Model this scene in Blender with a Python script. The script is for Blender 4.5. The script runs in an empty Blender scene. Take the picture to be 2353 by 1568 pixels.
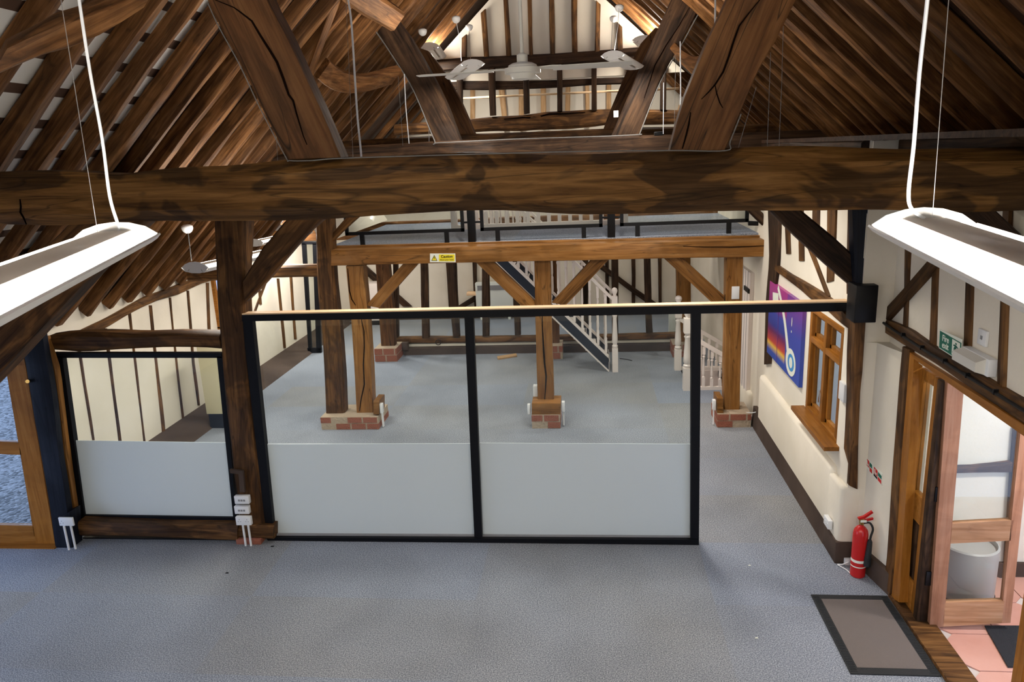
import bpy, bmesh, math, random
from mathutils import Vector, Matrix, noise
R2D = math.radians
sc = bpy.context.scene
COL = sc.collection

# ------------------------------------------------------------------ camera
F, CX, CY, H = 1700.0, 1176.5, 784.0, 3.7
def _u(v): return v.normalized()
_Y = _u(Vector((1345-CX, CY-340.0, -F)))
_d = _u(Vector((1470-CX, CY-7250.0, -F)))
_Z = -_d; _Z = _u(_Z - _Y*_Z.dot(_Y))
_X = _Y.cross(_Z)
ROT = Matrix((_X, _Y, _Z))                 # camera axes -> world axes
CAM = Vector((0, 0, H))
cam = bpy.data.cameras.new('camera'); cam.sensor_width = 36; cam.lens = 36*F/2353; cam.clip_start = .05
camo = bpy.data.objects.new('camera', cam); COL.objects.link(camo)
camo.matrix_world = Matrix.Translation(CAM) @ ROT.to_4x4()
sc.camera = camo
def ray(px, py): return _u(ROT @ Vector((px-CX, CY-py, -F)))
def PY(px, py, y): r = ray(px, py); return CAM + r*(y/r.y)     # the point of a sight line on the plane at depth y
def PX(px, py, x): r = ray(px, py); return CAM + r*(x/r.x)
def PZ(px, py, z=0.0): r = ray(px, py); return CAM + r*((z-H)/r.z)

# ------------------------------------------------------------------ world, exposure
w = bpy.data.worlds.new('world'); sc.world = w; w.use_nodes = True
bg = w.node_tree.nodes['Background']; bg.inputs[0].default_value = (.52, .67, 1.0, 1); bg.inputs[1].default_value = 3.0
sc.view_settings.view_transform = 'Standard'; sc.view_settings.look = 'None'
sc.view_settings.exposure = 0.0; sc.view_settings.gamma = 1
sc.cycles.use_denoising = True; sc.cycles.max_bounces = 6; sc.cycles.diffuse_bounces = 3; sc.cycles.glossy_bounces = 2; sc.cycles.use_adaptive_sampling = True; sc.cycles.adaptive_threshold = .07; sc.cycles.adaptive_min_samples = 16
sc.cycles.transparent_max_bounces = 12; sc.cycles.sample_clamp_indirect = 6
TUBE = 75.0      # brightness of the fluorescent tubes
DOWN = 55.0      # power of the downward light of each luminaire

# ------------------------------------------------------------------ materials
MATS = {}
def nodes(name):
    m = bpy.data.materials.new(name); m.use_nodes = True
    nt = m.node_tree; b = nt.nodes['Principled BSDF']; MATS[name] = m
    return m, nt, b
def N(nt, t, **k):
    n = nt.nodes.new(t)
    for a, v in k.items():
        if a.startswith('i_'): n.inputs[a[2:].replace('_', ' ')].default_value = v
        else: setattr(n, a, v)
    return n
def c4(c): return (c[0], c[1], c[2], 1)
def srgb(r, g, b):
    f = lambda v: ((v/255+.055)/1.055)**2.4 if v > 10 else v/255/12.92
    return (f(r), f(g), f(b))
def plain(name, c, rough=.5, metal=0, spec=.5, bump=0, bscale=40, emit=None, es=0):
    m, nt, b = nodes(name)
    b.inputs['Base Color'].default_value = c4(c); b.inputs['Roughness'].default_value = rough
    b.inputs['Metallic'].default_value = metal; b.inputs['Specular IOR Level'].default_value = spec
    if emit: b.inputs['Emission Color'].default_value = c4(emit); b.inputs['Emission Strength'].default_value = es
    if bump:
        tc = N(nt, 'ShaderNodeTexCoord'); no = N(nt, 'ShaderNodeTexNoise', i_Scale=bscale, i_Detail=4.0)
        bp = N(nt, 'ShaderNodeBump', i_Strength=bump, i_Distance=.02)
        nt.links.new(tc.outputs['Object'], no.inputs['Vector']); nt.links.new(no.outputs['Fac'], bp.inputs['Height'])
        nt.links.new(bp.outputs[0], b.inputs['Normal'])
    return m
def wood(name, dark, mid, light, rough=.6, grain=1.0, patch=.5, bump=.35, crack=.5, spec=.18, axis=0, pscale=(1.5, 3.2, 3.2), hard=.12):
    """grain runs along the object's own X axis"""
    m, nt, b = nodes(name); L = nt.links.new
    tc = N(nt, 'ShaderNodeTexCoord'); oi = N(nt, 'ShaderNodeObjectInfo')
    ad = N(nt, 'ShaderNodeVectorMath', operation='MULTIPLY_ADD')
    cb = N(nt, 'ShaderNodeCombineXYZ'); L(oi.outputs['Random'], cb.inputs[0]); L(oi.outputs['Random'], cb.inputs[1]); L(oi.outputs['Random'], cb.inputs[2])
    L(cb.outputs[0], ad.inputs[0]); ad.inputs[1].default_value = (37, 61, 23); L(tc.outputs['Object'], ad.inputs[2])
    mp = N(nt, 'ShaderNodeMapping'); mp.inputs['Scale'].default_value = [1.6*grain if k_ == axis else 26*grain for k_ in range(3)]; L(ad.outputs[0], mp.inputs[0])
    g = N(nt, 'ShaderNodeTexNoise', i_Scale=1.0, i_Detail=6.0, i_Roughness=.62, i_Distortion=.5); L(mp.outputs[0], g.inputs['Vector'])
    mp2 = N(nt, 'ShaderNodeMapping'); mp2.inputs['Scale'].default_value = pscale; L(ad.outputs[0], mp2.inputs[0])
    p = N(nt, 'ShaderNodeTexNoise', i_Scale=1.3, i_Detail=3.0, i_Distortion=1.2); L(mp2.outputs[0], p.inputs['Vector'])
    r1 = N(nt, 'ShaderNodeValToRGB'); e = r1.color_ramp.elements
    e[0].position = .3; e[0].color = c4(dark); e[1].position = .72; e[1].color = c4(light)
    k = e.new(.5); k.color = c4(mid); L(g.outputs['Fac'], r1.inputs[0])
    r2 = N(nt, 'ShaderNodeValToRGB'); e = r2.color_ramp.elements
    e[0].position = .5-hard/2; e[0].color = (1-patch, 1-patch, 1-patch*.95, 1); e[1].position = .5+hard/2; e[1].color = (1, 1, 1, 1); L(p.outputs['Fac'], r2.inputs[0])
    mx = N(nt, 'ShaderNodeMix', data_type='RGBA', blend_type='MULTIPLY'); mx.inputs[0].default_value = 1
    L(r1.outputs[0], mx.inputs[6]); L(r2.outputs[0], mx.inputs[7])
    hs = N(nt, 'ShaderNodeHueSaturation', i_Saturation=1.12); mr = N(nt, 'ShaderNodeMapRange'); mr.inputs[3].default_value = .8; mr.inputs[4].default_value = 1.2
    L(oi.outputs['Random'], mr.inputs[0]); L(mr.outputs[0], hs.inputs['Value']); L(mx.outputs[2], hs.inputs['Color'])
    # drying cracks: thin dark lines along the grain
    mp3 = N(nt, 'ShaderNodeMapping'); mp3.inputs['Scale'].default_value = [.35 if k_ == axis else 4.5 for k_ in range(3)]; L(ad.outputs[0], mp3.inputs[0])
    v = N(nt, 'ShaderNodeTexNoise', i_Scale=1.6, i_Detail=2.0, i_Distortion=.7); L(mp3.outputs[0], v.inputs['Vector'])
    s = N(nt, 'ShaderNodeMath', operation='SUBTRACT'); s.inputs[1].default_value = .5; L(v.outputs['Fac'], s.inputs[0])
    a = N(nt, 'ShaderNodeMath', operation='ABSOLUTE'); L(s.outputs[0], a.inputs[0])
    r3 = N(nt, 'ShaderNodeValToRGB'); e = r3.color_ramp.elements
    e[0].position = .0; e[0].color = (1-crack,)*3+(1,); e[1].position = .012; e[1].color = (1, 1, 1, 1); L(a.outputs[0], r3.inputs[0])
    m2 = N(nt, 'ShaderNodeMix', data_type='RGBA', blend_type='MULTIPLY'); m2.inputs[0].default_value = 1
    L(hs.outputs[0], m2.inputs[6]); L(r3.outputs[0], m2.inputs[7]); L(m2.outputs[2], b.inputs['Base Color'])
    bp = N(nt, 'ShaderNodeBump', i_Strength=bump, i_Distance=.012); L(g.outputs['Fac'], bp.inputs['Height']); L(bp.outputs[0], b.inputs['Normal'])
    b.inputs['Roughness'].default_value = rough; b.inputs['Specular IOR Level'].default_value = spec
    return m
OAK = wood('aged_oak', (.040, .019, .009), (.115, .058, .026), (.21, .115, .052), patch=.5, crack=.6)
BEAM = wood('big_beam_oak', (.055, .026, .010), (.155, .082, .033), (.27, .155, .068), patch=.62, crack=.6, pscale=(1.1, 2.2, 2.2), hard=.05)
RAFT = wood('rafter_oak', (.055, .024, .010), (.165, .080, .036), (.31, .17, .085), patch=.35, crack=.4)
DARK = wood('dark_oak', (.018, .010, .006), (.048, .027, .016), (.10, .058, .033), patch=.4, crack=.6)
STRUT = wood('strut_oak', (.055, .024, .011), (.125, .060, .028), (.19, .10, .048), patch=.25, crack=.85)
GOLD = wood('golden_oak', (.16, .075, .028), (.24, .120, .048), (.30, .165, .075), rough=.45, patch=.15, bump=.12, crack=.55)
JOIN = wood('joinery_hardwood', (.20, .085, .028), (.29, .13, .045), (.37, .18, .07), rough=.4, patch=.1, bump=.06, crack=.1)
JOINV = wood('joinery_upright', (.20, .085, .028), (.29, .13, .045), (.37, .18, .07), rough=.4, patch=.1, bump=.06, crack=.1, axis=2)
JOINY = wood('joinery_level', (.20, .085, .028), (.29, .13, .045), (.37, .18, .07), rough=.4, patch=.1, bump=.06, crack=.1, axis=1)
LEAFV = wood('weathered_door_upright', (.29, .145, .09), (.38, .20, .13), (.46, .265, .18), rough=.6, patch=.12, bump=.08, crack=.1, axis=2)
DARKV = wood('dark_upright', (.018, .010, .006), (.048, .027, .016), (.10, .058, .033), patch=.4, axis=2)
PALE = wood('pale_timber', (.42, .25, .13), (.58, .38, .22), (.68, .48, .30), rough=.6, patch=.1, bump=.05, crack=.1)
PINE = wood('bare_pine', (.66, .44, .27), (.80, .58, .38), (.86, .66, .46), rough=.6, patch=.05, bump=.04, crack=0)
LEAF = wood('weathered_door_wood', (.33, .175, .10), (.46, .265, .16), (.56, .35, .23), rough=.6, patch=.12, bump=.08, crack=.1)
BLKW = wood('black_stained_timber', (.004, .005, .009), (.008, .010, .017), (.016, .018, .026), rough=.5, patch=.2, bump=.3)
def plaster(name, c, c2):
    m, nt, b = nodes(name); L = nt.links.new
    tc = N(nt, 'ShaderNodeTexCoord'); no = N(nt, 'ShaderNodeTexNoise', i_Scale=1.3, i_Detail=5.0); L(tc.outputs['Object'], no.inputs['Vector'])
    r = N(nt, 'ShaderNodeValToRGB'); r.color_ramp.elements[0].position = .35; r.color_ramp.elements[0].color = c4(c2)
    r.color_ramp.elements[1].position = .6; r.color_ramp.elements[1].color = c4(c); L(no.outputs['Fac'], r.inputs[0]); L(r.outputs[0], b.inputs['Base Color'])
    n2 = N(nt, 'ShaderNodeTexNoise', i_Scale=5.0, i_Detail=6.0); L(tc.outputs['Object'], n2.inputs['Vector'])
    bp = N(nt, 'ShaderNodeBump', i_Strength=.25, i_Distance=.03); L(n2.outputs['Fac'], bp.inputs['Height']); L(bp.outputs[0], b.inputs['Normal'])
    b.inputs['Roughness'].default_value = .85; b.inputs['Specular IOR Level'].default_value = .15
    return m
PLAS = plaster('cream_plaster', (.80, .74, .63), (.74, .68, .56))
PLINTH = plaster('brown_painted_plinth', (.085, .06, .048), (.055, .038, .03))
def carpet():
    m, nt, b = nodes('blue_grey_carpet'); L = nt.links.new
    tc = N(nt, 'ShaderNodeTexCoord')
    n1 = N(nt, 'ShaderNodeTexNoise', i_Scale=105.0, i_Detail=3.0, i_Roughness=.75); L(tc.outputs['Object'], n1.inputs['Vector'])
    r = N(nt, 'ShaderNodeValToRGB'); e = r.color_ramp.elements
    e[0].position = .33; e[0].color = c4((.098, .112, .138)); e[1].position = .68; e[1].color = c4((.54, .565, .615))
    k = e.new(.5); k.color = c4((.255, .278, .325)); L(n1.outputs['Fac'], r.inputs[0])
    # carpet tiles half a metre square, some laid in an older, greyer batch
    vt = N(nt, 'ShaderNodeTexVoronoi', distance='CHEBYCHEV'); vt.inputs['Scale'].default_value = 1.0; vt.inputs['Randomness'].default_value = 0.0
    mp = N(nt, 'ShaderNodeMapping'); mp.inputs['Scale'].default_value = (.5, 1.0, 1.0); L(tc.outputs['Object'], mp.inputs[0]); L(mp.outputs[0], vt.inputs['Vector'])
    bw = N(nt, 'ShaderNodeSeparateColor'); L(vt.outputs['Color'], bw.inputs[0])
    n3 = N(nt, 'ShaderNodeTexNoise', i_Scale=.55, i_Detail=2.0); L(tc.outputs['Object'], n3.inputs['Vector'])
    mul = N(nt, 'ShaderNodeMath', operation='MULTIPLY'); L(bw.outputs[0], mul.inputs[0]); L(n3.outputs['Fac'], mul.inputs[1])
    r2 = N(nt, 'ShaderNodeValToRGB'); e = r2.color_ramp.elements
    e[0].position = .1; e[0].color = (.97, 1.0, 1.05, 1); e[1].position = .55; e[1].color = (1.0, .95, .86, 1); L(mul.outputs[0], r2.inputs[0])
    mx = N(nt, 'ShaderNodeMix', data_type='RGBA', blend_type='MULTIPLY'); mx.inputs[0].default_value = 1
    L(r.outputs[0], mx.inputs[6]); L(r2.outputs[0], mx.inputs[7])
    n4 = N(nt, 'ShaderNodeTexNoise', i_Scale=.9, i_Detail=6.0); L(tc.outputs['Object'], n4.inputs['Vector'])
    r4 = N(nt, 'ShaderNodeValToRGB'); e = r4.color_ramp.elements
    e[0].position = .3; e[0].color = (.82, .82, .82, 1); e[1].position = .55; e[1].color = (1, 1, 1, 1); L(n4.outputs['Fac'], r4.inputs[0])
    m2 = N(nt, 'ShaderNodeMix', data_type='RGBA', blend_type='MULTIPLY'); m2.inputs[0].default_value = 1
    L(mx.outputs[2], m2.inputs[6]); L(r4.outputs[0], m2.inputs[7]); L(m2.outputs[2], b.inputs['Base Color'])
    bp = N(nt, 'ShaderNodeBump', i_Strength=.5, i_Distance=.01); L(n1.outputs['Fac'], bp.inputs['Height']); L(bp.outputs[0], b.inputs['Normal'])
    b.inputs['Roughness'].default_value = .95; b.inputs['Specular IOR Level'].default_value = .1
    return m
CARPET = carpet()
def batten_mat():
    m, nt, b = nodes('plaster_and_battens'); L = nt.links.new
    tc = N(nt, 'ShaderNodeTexCoord'); sp = N(nt, 'ShaderNodeSeparateXYZ'); L(tc.outputs['Object'], sp.inputs[0])
    a = N(nt, 'ShaderNodeMath', operation='MULTIPLY'); a.inputs[1].default_value = 1/.30; L(sp.outputs['X'], a.inputs[0])
    f = N(nt, 'ShaderNodeMath', operation='FRACT'); L(a.outputs[0], f.inputs[0])
    g = N(nt, 'ShaderNodeMath', operation='GREATER_THAN'); g.inputs[1].default_value = .72; L(f.outputs[0], g.inputs[0])
    mx = N(nt, 'ShaderNodeMix', data_type='RGBA'); L(g.outputs[0], mx.inputs[0]); mx.inputs[6].default_value = (.88, .85, .78, 1); mx.inputs[7].default_value = (.10, .05, .028, 1)
    L(mx.outputs[2], b.inputs['Base Color']); b.inputs['Roughness'].default_value = .85
    return m
BATT = batten_mat()
BOARDS = wood('dark_roof_boards', (.022, .012, .008), (.05, .028, .018), (.085, .048, .03), patch=.3)
def glass(name, tint, frost=False):
    m, nt, b = nodes(name); L = nt.links.new; nt.nodes.remove(b); out = nt.nodes['Material Output']
    gl = N(nt, 'ShaderNodeBsdfGlossy'); gl.inputs['Roughness'].default_value = .02 if not frost else .35
    fr = N(nt, 'ShaderNodeFresnel'); ge = N(nt, 'ShaderNodeNewGeometry'); im = N(nt, 'ShaderNodeMapRange')   # a thin sheet reflects alike from both faces
    im.inputs[3].default_value = 1.45; im.inputs[4].default_value = 1/1.45; L(ge.outputs['Backfacing'], im.inputs[0]); L(im.outputs[0], fr.inputs[0])
    mx = N(nt, 'ShaderNodeMixShader')
    if frost:
        d = N(nt, 'ShaderNodeBsdfDiffuse'); d.inputs[0].default_value = c4(tint)
        t = N(nt, 'ShaderNodeBsdfTranslucent'); t.inputs[0].default_value = c4(tint)
        m0 = N(nt, 'ShaderNodeMixShader'); m0.inputs[0].default_value = .42
        L(d.outputs[0], m0.inputs[1]); L(t.outputs[0], m0.inputs[2]); base = m0
    else:
        base = N(nt, 'ShaderNodeBsdfTransparent'); base.inputs[0].default_value = c4(tint)
    L(fr.outputs[0], mx.inputs[0]); L(base.outputs[0], mx.inputs[1]); L(gl.outputs[0], mx.inputs[2]); L(mx.outputs[0], out.inputs[0])
    return m
GLASS = glass('clear_glass', (.95, .98, .97)); FROST = glass('frosted_glass_film', (.74, .80, .83), True)
BLACK = plain('black_paint', (.003, .0035, .006), .5, spec=.2)
BLKM = plain('black_metal', (.004, .004, .005), .45, spec=.25)
WHITE = plain('white_plastic', (.78, .79, .80), .35)
SLOT = plain('socket_grey', (.25, .25, .26), .5)
CREAM = plain('cream_gloss_paint', (.78, .70, .65), .4)
NAVY = plain('navy_panel', (.006, .012, .026), .45)
LAMPW = plain('lamp_white_metal', (.82, .80, .76), .35, 0)
LAMPT = plain('lamp_spine_panel', (.62, .54, .45), .5)
TUBEM = plain('fluorescent_tube', (1, 1, 1), .4, emit=(1.0, .95, .88), es=TUBE)
DIFF = plain('lit_diffuser', (1, 1, 1), .4, emit=(1, .95, .88), es=8)
CRACK = plain('crack_shadow_brown', (.006, .003, .002), .9, spec=.0)
FANW = plain('fan_cream_enamel', (.80, .78, .70), .3)
RED = plain('red_enamel', (.52, .012, .012), .25)
RUBBER = plain('black_rubber', (.012, .014, .016), .7, bump=.3, bscale=120)
BRASS = plain('brass', (.55, .38, .14), .35, 1)
CHROME = plain('brushed_metal', (.6, .6, .6), .3, 1)
GREY = plain('grey_cable', (.16, .155, .145), .6)
GREEN = plain('sign_green', srgb(0, 104, 84), .4)
SIGNW = plain('sign_white', srgb(235, 238, 225), .4)
YEL = plain('sign_yellow', srgb(238, 218, 40), .4)
SREDM = plain('sign_red', srgb(205, 40, 35), .4)
BRICKR = plain('red_brick', (.30, .10, .06), .9, bump=.8, bscale=60)
BRICKB = plain('buff_mortar_and_stone', (.42, .33, .24), .95, bump=.9, bscale=30)
MATC = plain('mat_brown_grey_pile', (.235, .195, .175), .95, bump=.9, bscale=220)
HEAT = plain('heater_white_enamel', (.72, .76, .72), .4)
TERR0 = plain('grout', (.62, .56, .52), .8)
TERR = plaster('terracotta_tile', (.66, .38, .31), (.57, .29, .225))
DMAT = plain('dark_lobby_matting', (.022, .024, .03), .95, bump=.8, bscale=150)
CBEIGE = plain('pane_reflection_cream', (.74, .68, .46), .6)
WPINK = plain('pale_pink_panel', (.70, .60, .56), .6)
BLUEC = plain('print_light_blue', srgb(60, 150, 215), .35)
def gravel():
    m, nt, b = nodes('gravel'); L = nt.links.new
    tc = N(nt, 'ShaderNodeTexCoord'); v = N(nt, 'ShaderNodeTexVoronoi'); v.inputs['Scale'].default_value = 26; L(tc.outputs['Object'], v.inputs['Vector'])
    r = N(nt, 'ShaderNodeValToRGB'); e = r.color_ramp.elements
    e[0].position = 0; e[0].color = (.045, .05, .06, 1); e[1].position = 1; e[1].color = (.24, .25, .28, 1)
    s = N(nt, 'ShaderNodeSeparateColor'); L(v.outputs['Color'], s.inputs[0]); L(s.outputs[0], r.inputs[0]); L(r.outputs[0], b.inputs['Base Color'])
    bp = N(nt, 'ShaderNodeBump', i_Strength=1.0, i_Distance=.03, invert=True); L(v.outputs['Distance'], bp.inputs['Height']); L(bp.outputs[0], b.inputs['Normal'])
    b.inputs['Roughness'].default_value = .9
    return m
GRAV = gravel()
def canvas_mat():
    """printed canvas: magenta above, blue below, two warm glowing patches (local y runs along the picture, z up)"""
    m, nt, b = nodes('printed_canvas'); L = nt.links.new
    tc = N(nt, 'ShaderNodeTexCoord'); sp = N(nt, 'ShaderNodeSeparateXYZ'); L(tc.outputs['Generated'], sp.inputs[0])
    r = N(nt, 'ShaderNodeValToRGB'); e = r.color_ramp.elements
    e[0].position = .0; e[0].color = c4(srgb(30, 70, 160)); e[1].position = 1; e[1].color = c4(srgb(165, 50, 130))
    for p, c in ((.08, (40, 80, 175)), (.17, (235, 190, 70)), (.22, (200, 70, 60)), (.36, (110, 30, 90)), (.46, (40, 60, 150)), (.62, (50, 70, 165)), (.72, (140, 40, 120))):
        k = e.new(p); k.color = c4(srgb(*c))
    L(sp.outputs['Z'], r.inputs[0])
    r2 = N(nt, 'ShaderNodeValToRGB'); e = r2.color_ramp.elements
    e[0].position = .0; e[0].color = c4(srgb(45, 75, 170)); e[1].position = 1; e[1].color = c4(srgb(120, 50, 140))
    k = e.new(.55); k.color = c4(srgb(55, 70, 165)); L(sp.outputs['Z'], r2.inputs[0])
    g = N(nt, 'ShaderNodeMath', operation='LESS_THAN'); g.inputs[1].default_value = .42; L(sp.outputs['Y'], g.inputs[0])
    mx = N(nt, 'ShaderNodeMix', data_type='RGBA'); L(g.outputs[0], mx.inputs[0]); L(r.outputs[0], mx.inputs[6]); L(r2.outputs[0], mx.inputs[7])
    L(mx.outputs[2], b.inputs['Base Color']); b.inputs['Roughness'].default_value = .4
    return m
CANV = canvas_mat()

# ------------------------------------------------------------------ mesh helpers
def finish(name, bm, mat, parent=None, smooth=30, mw=None):
    bmesh.ops.recalc_face_normals(bm, faces=bm.faces)
    me = bpy.data.meshes.new(name); bm.to_mesh(me); bm.free()
    if mat: me.materials.append(mat)
    if smooth:
        for p in me.polygons: p.use_smooth = True
        me.set_sharp_from_angle(angle=R2D(smooth))
    o = bpy.data.objects.new(name, me); COL.objects.link(o)
    if mw is not None: o.matrix_world = mw
    if parent is not None:
        o.parent = parent
        if mw is not None: o.matrix_parent_inverse = parent.matrix_basis.inverted()
    return o
def box(bm, a, b, mw=None, bev=0):
    a, b = Vector(a), Vector(b); lo = Vector(map(min, a, b)); hi = Vector(map(max, a, b))
    vs = [bm.verts.new(Vector((x, y, z))) for x in (lo.x, hi.x) for y in (lo.y, hi.y) for z in (lo.z, hi.z)]
    fs = [bm.faces.new([vs[i] for i in q]) for q in ((0, 1, 3, 2), (4, 6, 7, 5), (0, 4, 5, 1), (2, 3, 7, 6), (0, 2, 6, 4), (1, 5, 7, 3))]
    if bev:
        es = list({e for f in fs for e in f.edges})
        r = bmesh.ops.bevel(bm, geom=es, offset=bev, segments=2, affect='EDGES', profile=.5)
        if mw is not None: bmesh.ops.transform(bm, matrix=mw, verts=list({v for f in r['faces'] for v in f.verts}))
        return
    if mw is not None: bmesh.ops.transform(bm, matrix=mw, verts=vs)
def B(a, b, bev=0):
    bm = bmesh.new(); box(bm, a, b, None, bev); return bm
def tube(bm, pts, r, n=8, caps=True):
    pts = [Vector(p) for p in pts]; rings = []; up = None
    for i, p in enumerate(pts):
        t = (pts[min(i+1, len(pts)-1)] - pts[max(i-1, 0)]).normalized()
        if up is None: up = t.orthogonal().normalized()
        up = (up - t*up.dot(t)).normalized(); s = t.cross(up)
        rr = r[i] if isinstance(r, (list, tuple)) else r
        rings.append([bm.verts.new(p + (up*math.cos(2*math.pi*k/n) + s*math.sin(2*math.pi*k/n))*rr) for k in range(n)])
    for a, b in zip(rings, rings[1:]):
        for k in range(n): bm.faces.new((a[k], a[(k+1) % n], b[(k+1) % n], b[k]))
    if caps: bm.faces.new(rings[0][::-1]); bm.faces.new(rings[-1])
def Tb(pts, r, n=8):
    bm = bmesh.new(); tube(bm, pts, r, n); return bm
def smooth_pts(pts, k=6):
    P = [Vector(p) for p in pts]; out = []
    for i in range(len(P)-1):
        a, b, c, d = P[max(i-1, 0)], P[i], P[i+1], P[min(i+2, len(P)-1)]
        for j in range(k):
            t = j/k; out.append(.5*((2*b)+(c-a)*t+(2*a-5*b+4*c-d)*t*t+(3*b-a-3*c+d)*t**3))
    return out+[P[-1]]
def lathe(bm, prof, c=(0, 0, 0), n=16, axis='Z'):
    c = Vector(c); rings = []
    for r, z in prof:
        rings.append([bm.verts.new(c + Vector((r*math.cos(2*math.pi*k/n), r*math.sin(2*math.pi*k/n), z))) for k in range(n)])
    for a, b in zip(rings, rings[1:]):
        for k in range(n): bm.faces.new((a[k], a[(k+1) % n], b[(k+1) % n], b[k]))
    bm.faces.new(rings[0][::-1]); bm.faces.new(rings[-1])
def prism(bm, pts, d):
    d = Vector(d); a = [bm.verts.new(Vector(p)) for p in pts]; b = [bm.verts.new(Vector(p)+d) for p in pts]
    bm.faces.new(a[::-1]); bm.faces.new(b)
    for i in range(len(a)): j = (i+1) % len(a); bm.faces.new((a[i], a[j], b[j], b[i]))
def Pr(pts, d):
    bm = bmesh.new(); prism(bm, pts, d); return bm
def tag(o, label=None, cat=None, group=None, kind=None):
    if label: o['label'] = label
    if cat: o['category'] = cat
    if group: o['group'] = group
    if kind: o['kind'] = kind
    return o
def empty(name, loc, rz=0, **k):
    o = bpy.data.objects.new(name, None); COL.objects.link(o); o.location = loc; o.rotation_euler.z = rz; o.empty_display_size = .1
    bpy.context.view_layer.update()
    return tag(o, **k) if k else o
def struct(name, bm, mat, parent=None, smooth=30, mw=None):
    o = finish(name, bm, mat, parent, smooth, mw)
    if parent is None: o['kind'] = 'structure'
    return o
def child(name, bm, mat, parent, label=None, smooth=30):
    """a part given in world coordinates"""
    o = finish(name, bm, mat, None, smooth); o.parent = parent
    o.matrix_parent_inverse = Matrix.Translation(parent.location).inverted() if not parent.rotation_euler.z else parent.matrix_basis.inverted()
    if label: o['label'] = label
    return o
def resample(pts, n):
    pts = [Vector(p) for p in pts]; L = [0]
    for a, b in zip(pts, pts[1:]): L.append(L[-1]+(b-a).length)
    out = []
    for i in range(n+1):
        s = L[-1]*i/n; k = 0
        while k < len(L)-2 and L[k+1] < s: k += 1
        t = (s-L[k])/max(L[k+1]-L[k], 1e-6); out.append(pts[k].lerp(pts[k+1], min(t, 1)))
    return out
SEED = [0]
def loft(name, A, Bp, dvec, mat, wob=.008, seg=.14, cham=.16, parent=None, twist=0):
    """a timber whose visible face runs between the edge lines A and B and which is dvec deep; grain along its length"""
    SEED[0] += 1; sd = SEED[0]*7.31; dvec = Vector(dvec)
    length = (((Vector(A[-1])+Vector(Bp[-1]))-(Vector(A[0])+Vector(Bp[0])))/2).length
    n = max(2, min(70, int(length/seg))); a = resample(A, n); b = resample(Bp, n)
    ax = ((a[-1]+b[-1])-(a[0]+b[0])).normalized(); yv = dvec.normalized(); zv = ax.cross(yv).normalized(); yv = zv.cross(ax)
    mw = Matrix((ax, yv, zv)).transposed().to_4x4(); mw.translation = (a[0]+b[0])/2+dvec/2; inv = mw.inverted()
    bm = bmesh.new(); rings = []
    for i in range(n+1):
        w_ = b[i]-a[i]; wl = w_.length; c = min(wl, dvec.length)*cham; wn = w_.normalized(); dn = dvec.normalized(); D = dvec.length
        cor = []
        for (u, v) in ((c, 0), (wl-c, 0), (wl, c), (wl, D-c), (wl-c, D), (c, D), (0, D-c), (0, c)):
            p = a[i]+wn*u+dn*v
            q = noise.noise_vector(Vector((i*seg*1.7, sd, len(cor)*.35)))
            cor.append(bm.verts.new(inv @ (p + wn*q.x*wob + dn*q.y*wob + wn*wob*.9*noise.noise(Vector((i*seg*.9, sd+50, 0))))))
        rings.append(cor)
    for r0, r1 in zip(rings, rings[1:]):
        for k in range(8): bm.faces.new((r0[k], r0[(k+1) % 8], r1[(k+1) % 8], r1[k]))
    bm.faces.new(rings[0][::-1]); bm.faces.new(rings[-1])
    o = finish(name, bm, mat, None, 40, mw)
    if parent: o.parent = parent; o.matrix_parent_inverse = parent.matrix_basis.inverted()
    return o
def band(name, pl, val, A, Bp, depth, mat, label=None, cat=None, group=None, **k):
    f = {'Y': PY, 'X': PX}[pl]; dv = (0, depth, 0) if pl == 'Y' else (depth, 0, 0)
    o = loft(name, [f(*p, val) for p in A], [f(*p, val) for p in Bp], dv, mat, **k)
    if label: tag(o, label, cat, group)
    return o
def timber(name, p0, p1, w_, h_, mat, up=(0, 0, 1), **k):
    """centre line p0-p1, w_ across, h_ along up"""
    p0, p1, up = Vector(p0), Vector(p1), Vector(up); ax = (p1-p0).normalized(); s = ax.cross(up).normalized(); u = s.cross(ax)
    o0 = -s*w_/2-u*h_/2; o1 = s*w_/2-u*h_/2
    return loft(name, [p0+o0, p1+o0], [p0+o1, p1+o1], u*h_, mat, **k)
ORD = ['first', 'second', 'third', 'fourth', 'fifth', 'sixth', 'seventh', 'eighth', 'ninth', 'tenth', 'eleventh', 'twelfth', 'thirteenth', 'fourteenth', 'fifteenth',
       'sixteenth', 'seventeenth', 'eighteenth', 'nineteenth', 'twentieth', 'twenty-first', 'twenty-second', 'twenty-third', 'twenty-fourth', 'twenty-fifth', 'twenty-sixth', 'twenty-seventh', 'twenty-eighth', 'twenty-ninth', 'thirtieth']
def text(name, s, size, mat, mw, parent, bold=0.0, align='CENTER'):
    cu = bpy.data.curves.new(name, 'FONT'); cu.body = s; cu.size = size; cu.align_x = align; cu.align_y = 'CENTER'; cu.extrude = .0008; cu.offset = bold
    t = bpy.data.objects.new(name, cu); COL.objects.link(t)
    bpy.context.view_layer.update(); me = bpy.data.meshes.new_from_object(t.evaluated_get(bpy.context.evaluated_depsgraph_get()))
    bpy.data.objects.remove(t); me.materials.clear(); me.materials.append(mat); me.transform(mw)
    o = bpy.data.objects.new(name, me); COL.objects.link(o); o.parent = parent
    o.matrix_parent_inverse = parent.matrix_basis.inverted()
    return o

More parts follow.
